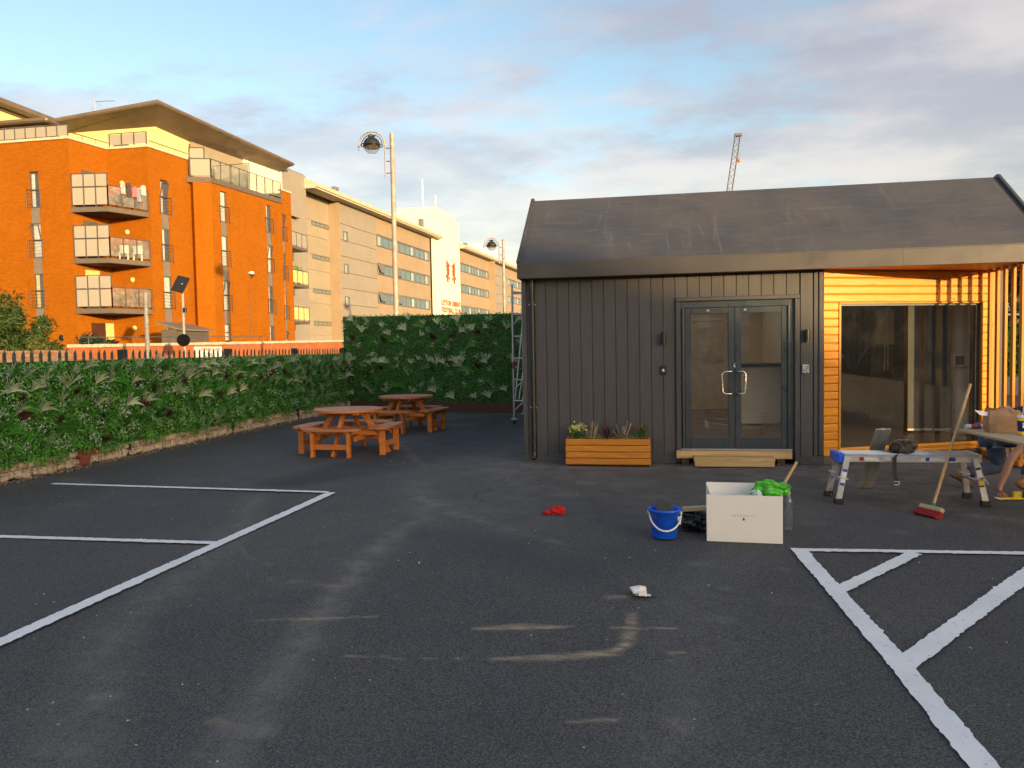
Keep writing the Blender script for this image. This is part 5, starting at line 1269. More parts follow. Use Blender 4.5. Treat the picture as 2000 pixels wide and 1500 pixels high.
# side balconies past the corner
for zb in (9.8, 6.85, 3.95):
    MB().box(-30.2, -26.95, 55.35, 58.3, zb, zb + .22).build('balcony_slab', M['slab_grey'], apt)
    glass_run((-26.98, 55.38), (-26.98, 58.27), 3, zb + .3, zb + 1.3, M['frosted'] if zb > 8 else M['curtain_y'], apt)
    glass_run((-29.6, 55.38), (-26.98, 55.38), 2, zb + .3, zb + 1.3, M['frosted'], apt)
# rooftop terrace: penthouse, glass rails, roof
MB().box(-37.5, -30.58, 44.35, 59.0, 13.0, 16.2).build('penthouse_wall', M['cream'], apt)
for y0, y1 in ((47.9, 49.2), (53.3, 55.0)):
    pw = MB().box(-30.581, -30.55, y0, y1, 13.1, 16.05).build('window', M['win_grey'], apt)
    MB().quad((-30.545, y0 + .08, 13.15), (-30.545, y1 - .08, 13.15), (-30.545, y1 - .08, 15.95), (-30.545, y0 + .08, 15.95)).build('pane', M['glass_far'], pw)
pw = MB().box(-33.6, -32.5, 44.32, 44.349, 13.6, 15.6).build('window', M['win_grey'], apt)
MB().box(-33.5, -32.6, 44.30, 44.319, 13.7, 15.5).build('pane', M['glass_far'], pw)
rfm = MB(); ring0 = [(-36.2, 42.8, 16.42), (-29.25, 42.7, 17.0), (-28.4, 58.9, 17.0), (-36.2, 62.0, 16.42)]
ring_in = [(-37.6, 44.32, 16.201), (-30.56, 44.32, 16.201), (-30.56, 59.05, 16.201), (-37.6, 59.05, 16.201)]
edge = []
for dz, out in ((-.05, .0), (-.02, .10), (.07, .17), (.17, .17), (.25, .08), (.28, -.15)):
    cx_, cy_ = -33, 51
    edge.append([(x + (out if x > -33 else -out), y + (out if y > 51 else -out), z + dz) for x, y, z in ring0])
vs = ring_in + [p for rg in edge for p in rg]; fs = []
for i in range(len(edge)):
    for k in range(4): a, b = i * 4 + k, i * 4 + (k + 1) % 4; fs.append((a, b, b + 4, a + 4))
top = len(vs) - 4; fs.append((top, top + 1, top + 2, top + 3))
rfm.add(vs, fs); rfm.build('roof', M['bronze'], apt)
glass_run((-46, 39.33), (-32.72, 39.33), 19, 14.42, 15.06, M['frosted'], apt)
glass_run((-32.05, 41.92), (-29.55, 41.95), 3, 14.45, 15.14, M['frosted'], apt)
m = MB(); m.cyl((-32.6, 39.3, 14.62), (-32.12, 41.9, 14.62), .03, n=6); m.cyl((-29.42, 41.95, 14.62), (-29.0, 45.3, 14.62), .03, n=6)
for f in (.33, .66): m.cyl((-32.6 + .48 * f, 39.3 + 2.6 * f, 14.3), (-32.6 + .48 * f, 39.3 + 2.6 * f, 14.62), .02, n=5); m.cyl((-29.42 + .42 * f, 41.95 + 3.35 * f, 14.3), (-29.42 + .42 * f, 41.95 + 3.35 * f, 14.62), .02, n=5)
m.build('guard_rail', M['win_grey'], apt)
MB().prism([(-28.95, 45.0), (-27.5, 45.42), (-26.5, 53.2), (-28.9, 53.3)], 12.751, 13.08).build('terrace_slab', M['slab_grey'], apt)
glass_run((-27.52, 45.48), (-26.56, 53.12), 8, 13.16, 14.25, M['glass_balcony'], apt)
glass_run((-28.8, 45.1), (-27.52, 45.48), 1, 13.16, 14.25, M['frosted'], apt)
glass_run((-28.8, 45.12), (-27.9, 45.38), 1, 14.3, 14.95, M['frosted'], apt)
glass_run((-29.9, 49.8), (-27.1, 49.6), 2, 13.16, 14.9, M['frosted'], apt)
# neighbouring wing behind to the left
MB().box(-62, -45.2, 46.5, 62, 12.9, 19.3).build('wing_wall', M['cream'], apt)
m = MB(); m.box(-63, -44.3, 45.2, 63, 19.45, 19.95, c=.12); m.box(-63, -45.0, 45.6, 63, 19.301, 19.449); m.build('wing_roof', M['bronze'], apt)
m = MB(); m.box(-52, -37.6, 43.4, 48, 16.75, 17.05, c=.1); m.box(-52, -38.4, 43.9, 48, 16.5, 16.749); m.build('wing_canopy', M['bronze'], apt)
MB().box(-52, -39.2, 45.2, 48, 13.0, 16.499).build('wing_wall', M['frosted'], apt)
# cctv camera and its cable
cc = thing('cctv_camera', 'white security camera on the orange brick wall', 'camera', (-27.0, 49.04, 7.2))
MB().box(-26.95, -26.75, 48.9, 49.2, 7.15, 7.35, c=.03).cyl((-27.1, 49.05, 7.25), (-26.9, 49.05, 7.25), .05).build('camera_body', M['white_plastic'], cc)
MB().cyl((-26.78, 49.05, 7.14), (-26.72, 49.05, 7.0), .06).build('lens_hood', M['black_plastic'], cc)
MB().cyl((-27.09, 49.1, 2.6), (-27.09, 49.1, 7.2), .018, n=6).build('cable', M['win_grey'], cc)
# washing, chairs, pots on the balconies
ln = thing('laundry', 'striped and pink washing hung over the top balcony rail', 'laundry', (-29.9, 40.7, 10.3))
cl = [(.42, .30, .34), (.06, .04, .05), (.45, .12, .16), (.20, .22, .30), (.5, .38, .36)]
for k in range(5):
    a = Mc + (Dc - Mc) * (.30 + .13 * k); b = Mc + (Dc - Mc) * (.30 + .13 * k + .11); V_ = []; zt = 11.72 + .12 * sin(k * 1.9)
    for i in range(7):
        f = i / 6; x = a.x + (b.x - a.x) * f + .05 * sin(i * 2.1 + k); y = a.y + (b.y - a.y) * f
        V_ += [(x + .06, y - .03, zt + .05 * sin(i * 1.3 + k)), (x + .10, y - .05, zt - .6 - .25 * (k % 2)), (x - .10, y + .06, zt - .5)]
    MB().add(V_, [(3 * i, 3 * i + 1, 3 * i + 4, 3 * i + 3) for i in range(6)] + [(3 * i + 2, 3 * i, 3 * i + 3, 3 * i + 5) for i in range(6)]).build('garment', paint('garment', cl[k], .9, var=.35, scale=9), ln)
for k in range(2):
    ch = thing('balcony_chair', ('left' if k == 0 else 'right') + ' of two white chairs on the middle balcony', 'chair', (-30.6 + k * .55, 40.9 + k * .5, 7.34), radians(30), 'white chairs on the middle balcony')
    MB().box(-.25, .25, -.25, .25, .40, .44, c=.01).build('seat', M['white_plastic'], ch, world=False); MB().box(-.25, .25, .22, .26, .44, .95, c=.01).build('backrest', M['white_plastic'], ch, world=False)
    for sx in (-.22, .22):
        for sy in (-.22, .22): MB().box(sx - .02, sx + .02, sy - .02, sy + .02, 0, .399).build('leg', M['white_plastic'], ch, world=False)
for k, y in enumerate((56.0, 57.0)):
    po = thing('potted_plant', ('nearer' if k == 0 else 'farther') + ' of two leafy pots on the middle side balcony', 'plant', (-27.2, y, 7.08), group='pots on the side balcony')
    MB().lathe([(0, .0), (.14, 0), (.18, .9), (.15, .9), (0, .86)], n=12).build('pot', M['red_brick'], po, world=False)
    g = np.random.default_rng(40 + k); P_ = g.normal(0, .17, (160, 3)) + np.array([0, 0, 1.15]); V, F = leaves(g, P_, P_ - np.array([0, 0, .9]), .12, .5, .5)
    link('leaf_tuft', np_mesh('leaf_tuft', V, F, M['tuft_green']), po, kind='stuff')
an = thing('tv_aerial', 'thin television aerial on the apartment roof', 'aerial', (-36.9, 47, 16.5))
m = MB().cyl((-36.9, 47, 16.4), (-36.9, 47, 19.1), .025, n=6).cyl((-36.9, 47, 19.05), (-35.1, 46.6, 18.85), .014, n=5)
for k in range(9): m.cyl((-36.7 + k * .19, 46.75 - k * .04, 19.02 - k * .02), (-36.6 + k * .19, 47.1 - k * .04, 19.02 - k * .02), .008, n=4)
m.cyl((-36.75, 47, 19.0), (-36.3, 46.9, 18.6), .012, n=5).cyl((-36.9, 47, 18.55), (-37.2, 47, 18.6), .012, n=5); m.build('aerial_mast', M['galv'], an)

# boundary wall, sign, store, shrubs
M['low_brick'] = brickmat('low_brick', (.36, .10, .035), (.44, .14, .05), (.30, .22, .15), var=.3)
M['rubble'] = brickmat('rubble_brick', (.22, .11, .06), (.34, .22, .13), (.26, .22, .17), .30, .09, .02, var=.4)
bw = thing('boundary_wall', 'long brick boundary wall with pale coping before the apartments', 'wall', (-22.4, 40, 0))
m = MB(); m.add([(-22.2, 26.6, -.1), (-22.2, 62, -.1), (-22.2, 62, 2.52), (-22.2, 26.6, 2.03), (-22.5, 26.6, -.1), (-22.5, 62, -.1), (-22.5, 62, 2.52), (-22.5, 26.6, 2.03)], [(0, 1, 2, 3), (7, 6, 5, 4), (0, 3, 7, 4), (1, 5, 6, 2), (3, 2, 6, 7)]); m.build('brickwork', M['low_brick'], bw)
for k in range(24):
    y0 = 26.55 + k * 1.48; z = 2.03 + (y0 + .7 - 26.6) / 35.4 * .49
    MB().box(-22.56, -22.14, y0, y0 + 1.465, z - .005, z + .125, c=.01).build('coping_stone', M['stone_cap'], bw)
m = MB(); m.cyl((-22.35, 27, 2.45), (-22.35, 42, 2.66), .025, n=6)
for k in range(6): m.cyl((-22.35, 27.5 + k * 2.8, 2.1), (-22.35, 27.5 + k * 2.8, 2.46 + k * .038), .02, n=5)
m.build('hand_rail', M['win_grey'], bw)
rw = thing('rubble_wall', 'old rough brick wall behind the near end of the palisade fence', 'wall', (-22.4, 18, 0))
m = MB(); r5 = random.Random(5)
m.box(-22.55, -22.2, -10, 26.5, -.1, 1.82); m.build('brickwork', M['rubble'], rw)
for k in range(40): MB().box(-22.56, -22.19, 6.0 + k * .51, 6.0 + k * .51 + .48, 1.821, 1.90 + r5.uniform(-.02, .05), c=.015).build('cap_brick', M['rubble'], rw)
ns = thing('name_board', 'white name board with black lettering behind the palisade fence', 'sign', (-22.15, 35.8, 1.78))
MB().box(-22.185, -22.15, 34.55, 37.05, 1.42, 2.06, c=.008).build('board', M['white_paint'], ns)
for txt, dz in (('CUNNINGHAM', .08), ('COURT', -.22)):
    link('lettering', text_mesh(txt, .27, M['ink'], .004, 1.15, 'CENTER'), ns, loc=(.012, 0, dz - .02), rot=(pi / 2, 0, pi / 2))
shd = thing('bin_store', 'brown louvred store with a sloping roof beside the apartments', 'store', (-25.2, 39.2, 1.2))
MB().box(-26.2, -25.0, 37.8, 40.5, -.1, 3.05, c=.02).build('store_wall', M['slab_grey'], shd)
for k in range(8): MB().box(-24.998, -24.96, 37.9, 40.4, 1.3 + k * .21, 1.3 + k * .21 + .17).build('louvre', M['slab_grey'], shd)
MB().add([(-26.4, 37.6, 3.5), (-24.8, 37.6, 3.08), (-24.8, 40.7, 3.08), (-26.4, 40.7, 3.5), (-26.4, 37.6, 3.4), (-24.8, 37.6, 2.98), (-24.8, 40.7, 2.98), (-26.4, 40.7, 3.4)], [(0, 1, 2, 3), (7, 6, 5, 4), (0, 4, 5, 1), (1, 5, 6, 2), (2, 6, 7, 3), (3, 7, 4, 0)]).build('store_roof', M['spandrel'], shd)

M['fol_dark'] = leafmat('foliage_dark', (.028, .065, .014), (.065, .12, .026), .6, .25)
M['fol_mid'] = leafmat('foliage_mid', (.06, .085, .018), (.12, .14, .03), .6, .25)
M['fol_deep'] = leafmat('foliage_deep', (.012, .035, .018), (.03, .07, .032), .5, .2)
M['bark'] = paint('bark', (.09, .065, .045), .9, var=.35, scale=9, bump=.5, bscale=25)
def tree(name, label, cat, base, crown, n, lsize, mat, seed, clumps=26, aspect=.4, trunk=.12, group=None, droop=.3):
    """crown: list of (cx,cy,cz,rx,ry,rz) blobs relative to the base; leaves spread through clumps inside them"""
    g = np.random.default_rng(seed); o = thing(name, label, cat, base, 0, group); r = random.Random(seed)
    C = []; 
    for (cx, cy, cz, rx, ry, rz) in crown:
        for k in range(max(3, clumps // len(crown))):
            d = g.normal(0, 1, 3); d /= np.linalg.norm(d); q = g.uniform(.35, 1.0) ** .6
            C.append((np.array([cx, cy, cz]) + d * q * np.array([rx, ry, rz]), min(rx, ry, rz) * g.uniform(.28, .48)))
    per = n // len(C); PP = []; NN = []
    for c, rad in C:
        d = g.normal(0, 1, (per, 3)); d /= np.linalg.norm(d, axis=1, keepdims=True); PP.append(c + d * rad * g.uniform(.35, 1.1, (per, 1))); NN.append(d + np.array([0, 0, .3]))
    V, F = leaves(g, np.concatenate(PP), np.concatenate(NN), lsize, aspect, .5, .2, droop)
    link('crown', np_mesh('crown', V, F, mat), o, kind='stuff')
    m = MB(); top = max(c[2] for c in crown)
    m.tube([(0, 0, -.1), (.03, .02, top * .4), (-.02, .03, top * .8)], [trunk, trunk * .75, trunk * .35], 9)
    for c, rad in C[::max(1, len(C) // 9)]:
        m.tube([(0, 0, top * .35), (c[0] * .5, c[1] * .5, (top * .4 + c[2]) * .5), tuple(c)], [trunk * .5, trunk * .3, trunk * .1], 6)
    m.build('trunk', M['bark'], o, world=False)
    return o
tree('conifer_shrub', 'large dark feathery shrub before the apartments at the left edge', 'shrub', (-25.4, 27, 0), [(0, 0, 2.6, 1.5, 1.2, 1.3), (.9, .3, 1.9, 1.2, 1.0, .9), (-1.6, 0, 2.2, 1.4, 1.2, 1.3)], 17000, .24, M['fol_dark'], 1, 46, .25)
tree('leafy_shrub', 'smaller lighter green shrub right of the dark feathery one', 'shrub', (-23.6, 25.9, 0), [(0, 0, 1.75, .75, .7, .62), (.75, .2, 1.5, .6, .6, .45)], 4200, .15, M['fol_mid'], 2, 24, .45)
tree('leafy_shrub', 'rounded deep green shrub beneath the lowest corner balcony', 'shrub', (-23.75, 30.0, 0), [(0, 0, 1.9, 1.05, .9, .75)], 4200, .15, M['fol_deep'], 3, 24, .45)

# ------------------------------------------------------------------ pale stadium building along the street
std = thing('stadium_block', 'long pale panelled stadium building with ribbon windows and white tower', 'stadium building', (-29.4, 62.0, 0), atan2(73.0, 5.4))
def wpaint(n_, c, **k): return paint(n_, c, .7, **k)
M['st_beige'] = wpaint('panel_beige', (.30, .265, .20), var=.06, scale=.7, rnd=.12); M['st_grey'] = wpaint('panel_grey_warm', (.265, .245, .21), var=.05, scale=.6, rnd=.12)
M['st_tan'] = wpaint('panel_tan', (.31, .245, .172), var=.06, scale=.7, rnd=.12); M['st_cream'] = wpaint('tower_white', (.74, .71, .60), var=.03, scale=.5); M['st_roof'] = wpaint('pale_roof', (.47, .43, .34), var=.06, scale=.4)
M['crest_red'] = paint('crest_red', (.55, .06, .012), .6); M['st_frame'] = paint('st_frame', (.14, .15, .15), .5)
def sb(x0, x1, y0, y1, z0, z1): return MB().box(x0, x1, y0, y1, z0, z1)
sb(-14, 1.3, .05, 14, -.2, 17.2).box(1.3, 7.31, .95, 14, -.2, 16.2).box(7.3, 100, .10, 14, -.2, 16.2).build('main_wall', M['st_beige'], std, world=False)
def panels(u0, u1, y, zs, mat, nm='wall_panel'):
    for za, zb in zip(zs[:-1], zs[1:]): MB().box(u0 + .015, u1 - .015, y - .06, y + .08, za + .02, zb - .02).build(nm, mat, std, world=False)
panels(-8, -2.6, .0, [0, 17.15], M['st_cream']); panels(-2.6, 1.28, .0, [0, 17.15], M['st_grey'])
for k in range(9): MB().box(-7.6 + k * .6, -7.5 + k * .6, -.09, -.061, 0, 17.1).build('rib', M['st_cream'], std, world=False)
panels(1.32, 7.28, .95, [0, 3.2, 4.5, 6.2, 7.45, 9.2, 10.65, 12.3, 13.75, 16.1], M['st_beige'])
MB().box(7.1, 7.3, -.2, .95, -.1, 15.9).build('fin', M['st_tan'], std, world=False)
panels(7.32, 15.9, -.02, [0, 1.6, 3.15, 4.7, 6.25, 7.8, 9.35, 10.9, 12.45, 14.0, 15.9], M['st_grey'])
def ribbon(u0, u1, z0, z1, n, y, vents=()):
    w = MB(); f = .09
    w.box(u0, u1, y - .05, y + .06, z0, z0 + f).box(u0, u1, y - .05, y + .06, z1 - f, z1)
    for k in range(n + 1): u = u0 + (u1 - u0 - f) * k / n; w.box(u, u + f, y - .049, y + .059, z0 + f, z1 - f)
    o = w.build('window', M['st_frame'], std, world=False)
    for k in range(n):
        a = u0 + (u1 - u0 - f) * k / n + f; b = u0 + (u1 - u0 - f) * (k + 1) / n
        MB().quad((a, y, z0 + f), (b, y, z0 + f), (b, y, z1 - f), (a, y, z1 - f)).build('pane', M['glass_st'], o, world=False)
        if (k * 7 + int(z0)) % 3 == 0: MB().quad((a, y + .045, z0 + f), (a + (b - a) * .6, y + .045, z0 + f), (a + (b - a) * .6, y + .045, z1 - f), (a, y + .045, z1 - f)).build('blind', M['curtain'], o, world=False)
        if k in vents: MB().add([(a, y - .04, z1 - f), (b, y - .04, z1 - f), (b, y - .38, z0 + f + .1), (a, y - .38, z0 + f + .1)], [(0, 1, 2, 3)]).build('open_vent', M['st_frame'], o, world=False)
    MB().quad((u0, y + .07, z0), (u1, y + .07, z0), (u1, y + .07, z1), (u0, y + .07, z1)).build('room_shade', M['room_blue'], o, world=False)
M['glass_st'] = glass('stadium_glass', (.8, .9, .92), 1.7, 0.0, .05); M['room_blue'] = paint('room_blue', (.16, .24, .27), .6)
for z in (13.75, 10.7, 7.55, 4.55): ribbon(3.75, 7.0, z - .42, z, 4, .86)
for z in (12.4, 9.25, 6.1): ribbon(8.15, 9.05, z, z + .95, 1, -.13)
sec = [0, 3.6, 4.9, 6.0]
for u0, u1, n in ((16.0, 32.4, 10), (43.9, 60.0, 10)):
    panels(u0, u1, .05, [0, 3.6], M['st_tan'])
    for z0, z1 in ((3.7, 4.85), (6.8, 7.95), (9.9, 11.05), (12.95, 14.1)): ribbon(u0 + .25, u1 - .25, z0, z1, n, .02, (0, 3) if z0 in (6.8, 9.9) and u0 < 20 else ())
    panels(u0, u1, .05, [4.9, 6.75], M['st_tan']); panels(u0, u1, .05, [8.0, 9.85], M['st_tan']); panels(u0, u1, .05, [11.1, 12.9], M['st_tan']); panels(u0, u1, .05, [14.15, 15.9], M['st_tan'])
panels(32.45, 34.3, -.3, [0, 15.9], M['st_cream'])
MB().box(60.0, 60.3, -1.0, .2, -.1, 15.9).build('fin', M['st_tan'], std, world=False)
panels(60.4, 72, -.02, [0, 1.6, 3.15, 4.7, 6.25, 7.8, 9.35, 10.9, 12.45, 14.0, 15.9], M['st_grey'])
panels(72.1, 98, .05, [0, 3.6], M['st_tan'])
for z0, z1 in ((6.8, 7.95), (9.9, 11.05), (12.95, 14.1)): ribbon(72.4, 97.6, z0, z1, 12, .02)
for za, zb in ((4.9, 6.75), (8.0, 9.85), (11.1, 12.9), (14.15, 15.9)): panels(72.1, 98, .05, [za, zb], M['st_tan'])
for u0, u1 in ((1.0, 34.4), (43.8, 100)):
    ev = MB(); ev.box(u0, u1, -1.05, .3, 16.0, 16.14); ev.box(u0 + .01, u1 - .01, -1.18, -.95, 16.141, 16.46); ev.box(u0 + .02, u1 - .02, -1.0, .3, 16.15, 16.56); ev.build('eaves', M['st_roof'], std, world=False)
MB().add([(-8.2, -.06, 17.16), (1.0, -.06, 17.16), (1.0, 3.2, 18.25), (-8.2, 3.2, 18.25), (-8.2, 14, 18.0), (1.0, 14, 18.0)], [(0, 1, 2, 3), (3, 2, 5, 4)]).build('roof', M['st_roof'], std, world=False)
for u0, u1 in ((1.0, 34.45), (43.75, 100)):
    MB().add([(u0, -.95, 16.57), (u1, -.95, 16.57), (u1, 3.2, 18.25), (u0, 3.2, 18.25), (u0, 14, 18.0), (u1, 14, 18.0), (u0, -.95, 16.47), (u1, -.95, 16.47), (u1, 3.2, 16.3), (u0, 3.2, 16.3)], [(0, 1, 2, 3), (3, 2, 5, 4), (6, 7, 1, 0), (0, 3, 9, 6), (1, 7, 8, 2)]).build('roof', M['st_roof'], std, world=False)
tw = MB().box(34.4, 43.7, -.35, 6.0, -.2, 19.6).box(34.9, 43.2, .0, 5.6, 19.6, 20.4).build('tower', M['st_cream'], std, world=False)
for uu, h in ((35.6, 3.8), (40.6, 2.6)): MB().cyl((uu, 2.0, 20.4), (uu, 2.0, 20.4 + h), .13, .10, n=10).build('flag_pole', M['white_paint'], tw, world=False)
for txt, z in (('LEYTON ORIENT', 7.62), ('FOOTBALL CLUB', 6.66)):
    tm = text_mesh(txt, .92, M['crest_red'], .02, 1.02, 'LEFT', .02)
    xs = [v.co.x for v in tm.vertices]; wdt = max(xs) - min(xs)
    link('lettering', tm, tw, loc=(35.45, -.372, z), rot=(pi / 2, 0, 0), scale=(8.0 / wdt, 1.05, 1))
# crest: two facing dragons over a ball
beast = [(.10, 2.85), (.22, 3.05), (.30, 2.80), (.52, 2.72), (.62, 2.50), (.80, 2.48), (.88, 2.30), (.62, 2.20), (.72, 2.02), (.60, 1.85), (.82, 1.70), (.66, 1.55), (.72, 1.25), (.60, .95), (.40, .78), (.48, .55), (.42, .30), (.52, .12), (.30, .0), (.16, .12), (.20, .42), (.12, .66), (.02, .55), (-.02, .85), (.16, 1.0), (.24, 1.2), (.06, 1.35), (.26, 1.5), (.05, 1.75), (.22, 1.9), (.02, 2.15), (.20, 2.3), (.04, 2.5), (.18, 2.62)]
for s, u in ((1, 37.5), (-1, 41.7)):
    mb = MB(); mb.prism([(x * 2.1, z) for x, z in beast], 0, .03, Matrix.Translation((u, -.352, 10.75)) @ Matrix.Scale(s, 4, (1, 0, 0)) @ Matrix.Rotation(pi / 2, 4, 'X')); mb.build('crest_dragon', M['crest_red'], tw, world=False)
    mb = MB(); mb.lathe([(.0, .0), (.26, .0), (.26, .03), (0, .03)], n=14); mt = Matrix.Translation((u + s * 1.35, -.352, 11.35)) @ Matrix.Rotation(pi / 2, 4, 'X'); mb.v = [tuple(mt @ Vector(v)) for v in mb.v]; mb.build('crest_paw', M['crest_red'], tw, world=False)
def ring(u, z, R, n=28): return MB().tube([(u + R * cos(a) * 1.25, -.36, z + R * sin(a)) for a in np.linspace(0, 2 * pi, n, endpoint=False)], .03, 5, closed=True)
M['crest_line'] = paint('crest_line', (.45, .42, .36), .7)
ring(39.6, 10.75, .75).build('crest_ball', M['crest_line'], tw, world=False); ring(39.6, 10.75, .3, 6).build('crest_ball_patch', M['crest_line'], tw, world=False)
for i, (u, v) in enumerate(((10.0, 1.5), (45.5, 1.0), (53.0, 1.6), (32.0, .8))):
    MB().box(u, u + .7, v, v + .5, 17.2, 18.1 + (.3 if i == 3 else 0), c=.03).build('roof_vent', M['st_frame'], std, world=False)

# ------------------------------------------------------------------ crane beyond the cabin roof
cr = thing('tower_crane', 'distant grey lattice crane jib rising behind the cabin roof', 'crane', (15.6, 160, 0))
c0, c1 = Vector((16.8, 160, 30.8)), Vector((18.75, 160, 43.6)); ax = (c1 - c0).normalized(); sx_ = Vector((ax.z, 0, -ax.x)); w = .5
foot = c0 - ax * 30
ch_ = [Vector(s) for s in ((1, 0), (-1, 0))]
m = MB()
cor = [sx_ * w + Vector((0, w, 0)), sx_ * -w + Vector((0, w, 0)), sx_ * -w + Vector((0, -w, 0)), sx_ * w + Vector((0, -w, 0))]
for c in cor: m.cyl(foot + c, c1 + c, .085, n=5)
Lc = (c1 - foot).length; nb = int(Lc / 1.25)
for k in range(nb):
    p, q = foot + ax * Lc * k / nb, foot + ax * Lc * (k + 1) / nb
    for i in range(4):
        a, b = cor[i], cor[(i + 1) % 4]; m.cyl(p + (a if k % 2 else b), q + (b if k % 2 else a), .04, n=4, caps=False)
M['crane_grey'] = paint('crane_grey', (.12, .125, .135), .6)
m.build('jib', M['crane_grey'], cr)
MB().box(c1.x - .65, c1.x + .75, 159.5, 160.5, c1.z - .2, c1.z + .3).build('jib_head', M['crane_grey'], cr)
m = MB(); m.lathe([(0, -.5), (.3, -.3), (.35, .1), (.15, .4), (0, .5)], (18.95, 160, 38.6), n=10); m.build('hook_block', paint('crane_orange', (.7, .2, .02), .5), cr)
MB().cyl((18.95, 160, 39.1), (18.95, 160, 43.4), .03, n=4).build('hoist_rope', M['crane_grey'], cr)
MB().box(foot.x - 1, foot.x + 1, 159, 161, -.1, foot.z + 1.0).build('mast', M['crane_grey'], cr)

# ------------------------------------------------------------------ beyond the slats on the right
tree('roadside_tree', 'dark tree seen between the first yellow slats', 'tree', (16.0, 37, 0), [(0, 0, 3.0, 1.1, 1.6, 1.7), (.4, 0, 4.2, .7, .9, .7)], 3200, .26, M['fol_deep'], 21, 24, .5, .16, 'trees beyond the slat screen')
tree('roadside_tree', 'dark tree seen between the middle yellow slats', 'tree', (18.3, 40, 0), [(0, 0, 2.8, 1.0, 1.6, 1.3)], 2600, .26, M['fol_dark'], 22, 20, .5, .16, 'trees beyond the slat screen')
tree('roadside_tree', 'tree with lighter leaves seen through the rightmost slats', 'tree', (22.0, 44, 0), [(0, 0, 2.6, 1.8, 1.6, 1.2)], 3000, .26, M['fol_mid'], 23, 20, .5, .16, 'trees beyond the slat screen')
hedge('leafy_fence_screen', 'green ivy covered mesh fence seen through the slat screen', (6.5, 24.5), (16.0, 26.5), (.55, .55), (2.15, 2.2), 420, M['leaf'], 61, [], lsize=.11)
lw = thing('kerb_wall', 'low grey concrete wall under the ivy fence beyond the slats', 'wall', (11, 25, 0))
for k in range(6):
    f0, f1 = k / 6 + .001, (k + 1) / 6 - .001
    MB().bar((6.4 + 9.7 * f0, 24.35 + 2.05 * f0, .28), (6.4 + 9.7 * f1, 24.35 + 2.05 * f1, .28), .2, .56, c=.01).build('concrete_block', M['paving'], lw)
gr = thing('guard_rail', 'thin white top rail above the ivy fence beyond the slats', 'rail', (11, 25, 0))
m = MB(); m.cyl((6.4, 24.4, 2.42), (16.1, 26.45, 2.47), .03, n=8)
m.build('top_rail', M['white_paint'], gr)
for k in range(5): f = k / 4; MB().cyl((6.4 + 9.7 * f, 24.4 + 2.05 * f, 0), (6.4 + 9.7 * f, 24.4 + 2.05 * f, 2.42 + .05 * f), .03, n=8).build('post', M['galv'], gr)

# ------------------------------------------------------------------ unseen house and wing added to shade the car park, store mirrored in glass
HS = Matrix.Rotation(SUN_AZ, 4, 'Z')            # local x = across the sun's path, local -y = towards the sun
def hs(q, s): v = Vector((cos(SUN_AZ), sin(SUN_AZ), 0)) * q + Vector((sin(SUN_AZ), -cos(SUN_AZ), 0)) * s; return (v.x, v.y, 0)
M['house_brick'] = brickmat('house_brick', (.24, .11, .06), (.30, .15, .08), (.3, .26, .2), xy=True)
M['slate'] = paint('slate', (.07, .07, .08), .7, var=.2, scale=2)
ho = thing('sun_blocker_house', 'unseen long brick house with slate roof, added to shade the car park', 'house', hs(0, 62), SUN_AZ)  # added out of view to keep the low sun off the car park
S0, S1 = -5.0, 5.0
MB().box(-60, 5.8, S0, S1, 0, 8.6).build('wall', M['house_brick'], ho, world=False)
MB().add([(-60.3, S0 - .3, 8.6), (5.9, S0 - .3, 8.6), (5.9, S1 + .3, 8.6), (-60.3, S1 + .3, 8.6), (-60.3, 0, 11.1), (5.9, 0, 11.1)], [(0, 1, 5, 4), (1, 2, 5), (2, 3, 4, 5), (3, 0, 4), (3, 2, 1, 0)]).build('roof', M['slate'], ho, world=False)
for k in range(11):
    for z in (1.0, 3.8, 6.5):
        x = -57 + k * 5.6; w_ = MB().box(x - .06, x + 1.46, S1 - .02, S1 + .05, z - .06, z + 1.46).build('window', M['white_paint'], ho, world=False)
        MB().box(x, x + 1.4, S1 + .051, S1 + .06, z, z + 1.4).build('pane', M['glass_st'], w_, world=False)
ga = thing('sun_blocker_wing', 'unseen sloping wing added beside the house, shaped to cut the low sun', 'house wing', hs(9.5, 62), SUN_AZ)  # added out of view, its slope shaped to set the cabin's shade edge
zA, zB = 10.8, 6.9
MB().add([(-3.7, -3, 0), (2.5, -3, 0), (2.5, 3, 0), (-3.7, 3, 0), (-3.7, -3, zA), (2.5, -3, zB), (2.5, 3, zB), (-3.7, 3, zA)], [(3, 2, 1, 0), (0, 1, 5, 4), (1, 2, 6, 5), (2, 3, 7, 6), (3, 0, 4, 7)]).build('wall', M['house_brick'], ga, world=False)
MB().add([(-3.72, y, z) for y, z in ((-3.2, zA + .13), (3.2, zA + .13), (-3.2, zA + .01), (3.2, zA + .01))] + [(2.6, y, z) for y, z in ((-3.2, zB + .07), (3.2, zB + .07), (-3.2, zB - .05), (3.2, zB - .05))], [(0, 4, 5, 1), (2, 3, 7, 6), (0, 2, 6, 4), (1, 5, 7, 3), (4, 6, 7, 5), (0, 1, 3, 2)]).build('roof', M['slate'], ga, world=False)
gs = thing('grey_store_building', 'grey ribbed industrial building standing right of the car park', 'building', (31, -3, 0), radians(30))
MB().box(0, 9, -9.5, 16, 0, 4.6).build('wall', paint('grey_ribbed', (.16, .17, .18), .6), gs, world=False)
for k in range(40): MB().box(-.06, -.001, -9.4 + k * .64, -9.2 + k * .64, 0, 4.5).build('rib', paint('grey_rib', (.2, .21, .22), .6) if k == 0 else bpy.data.materials['grey_rib'], gs, world=False)
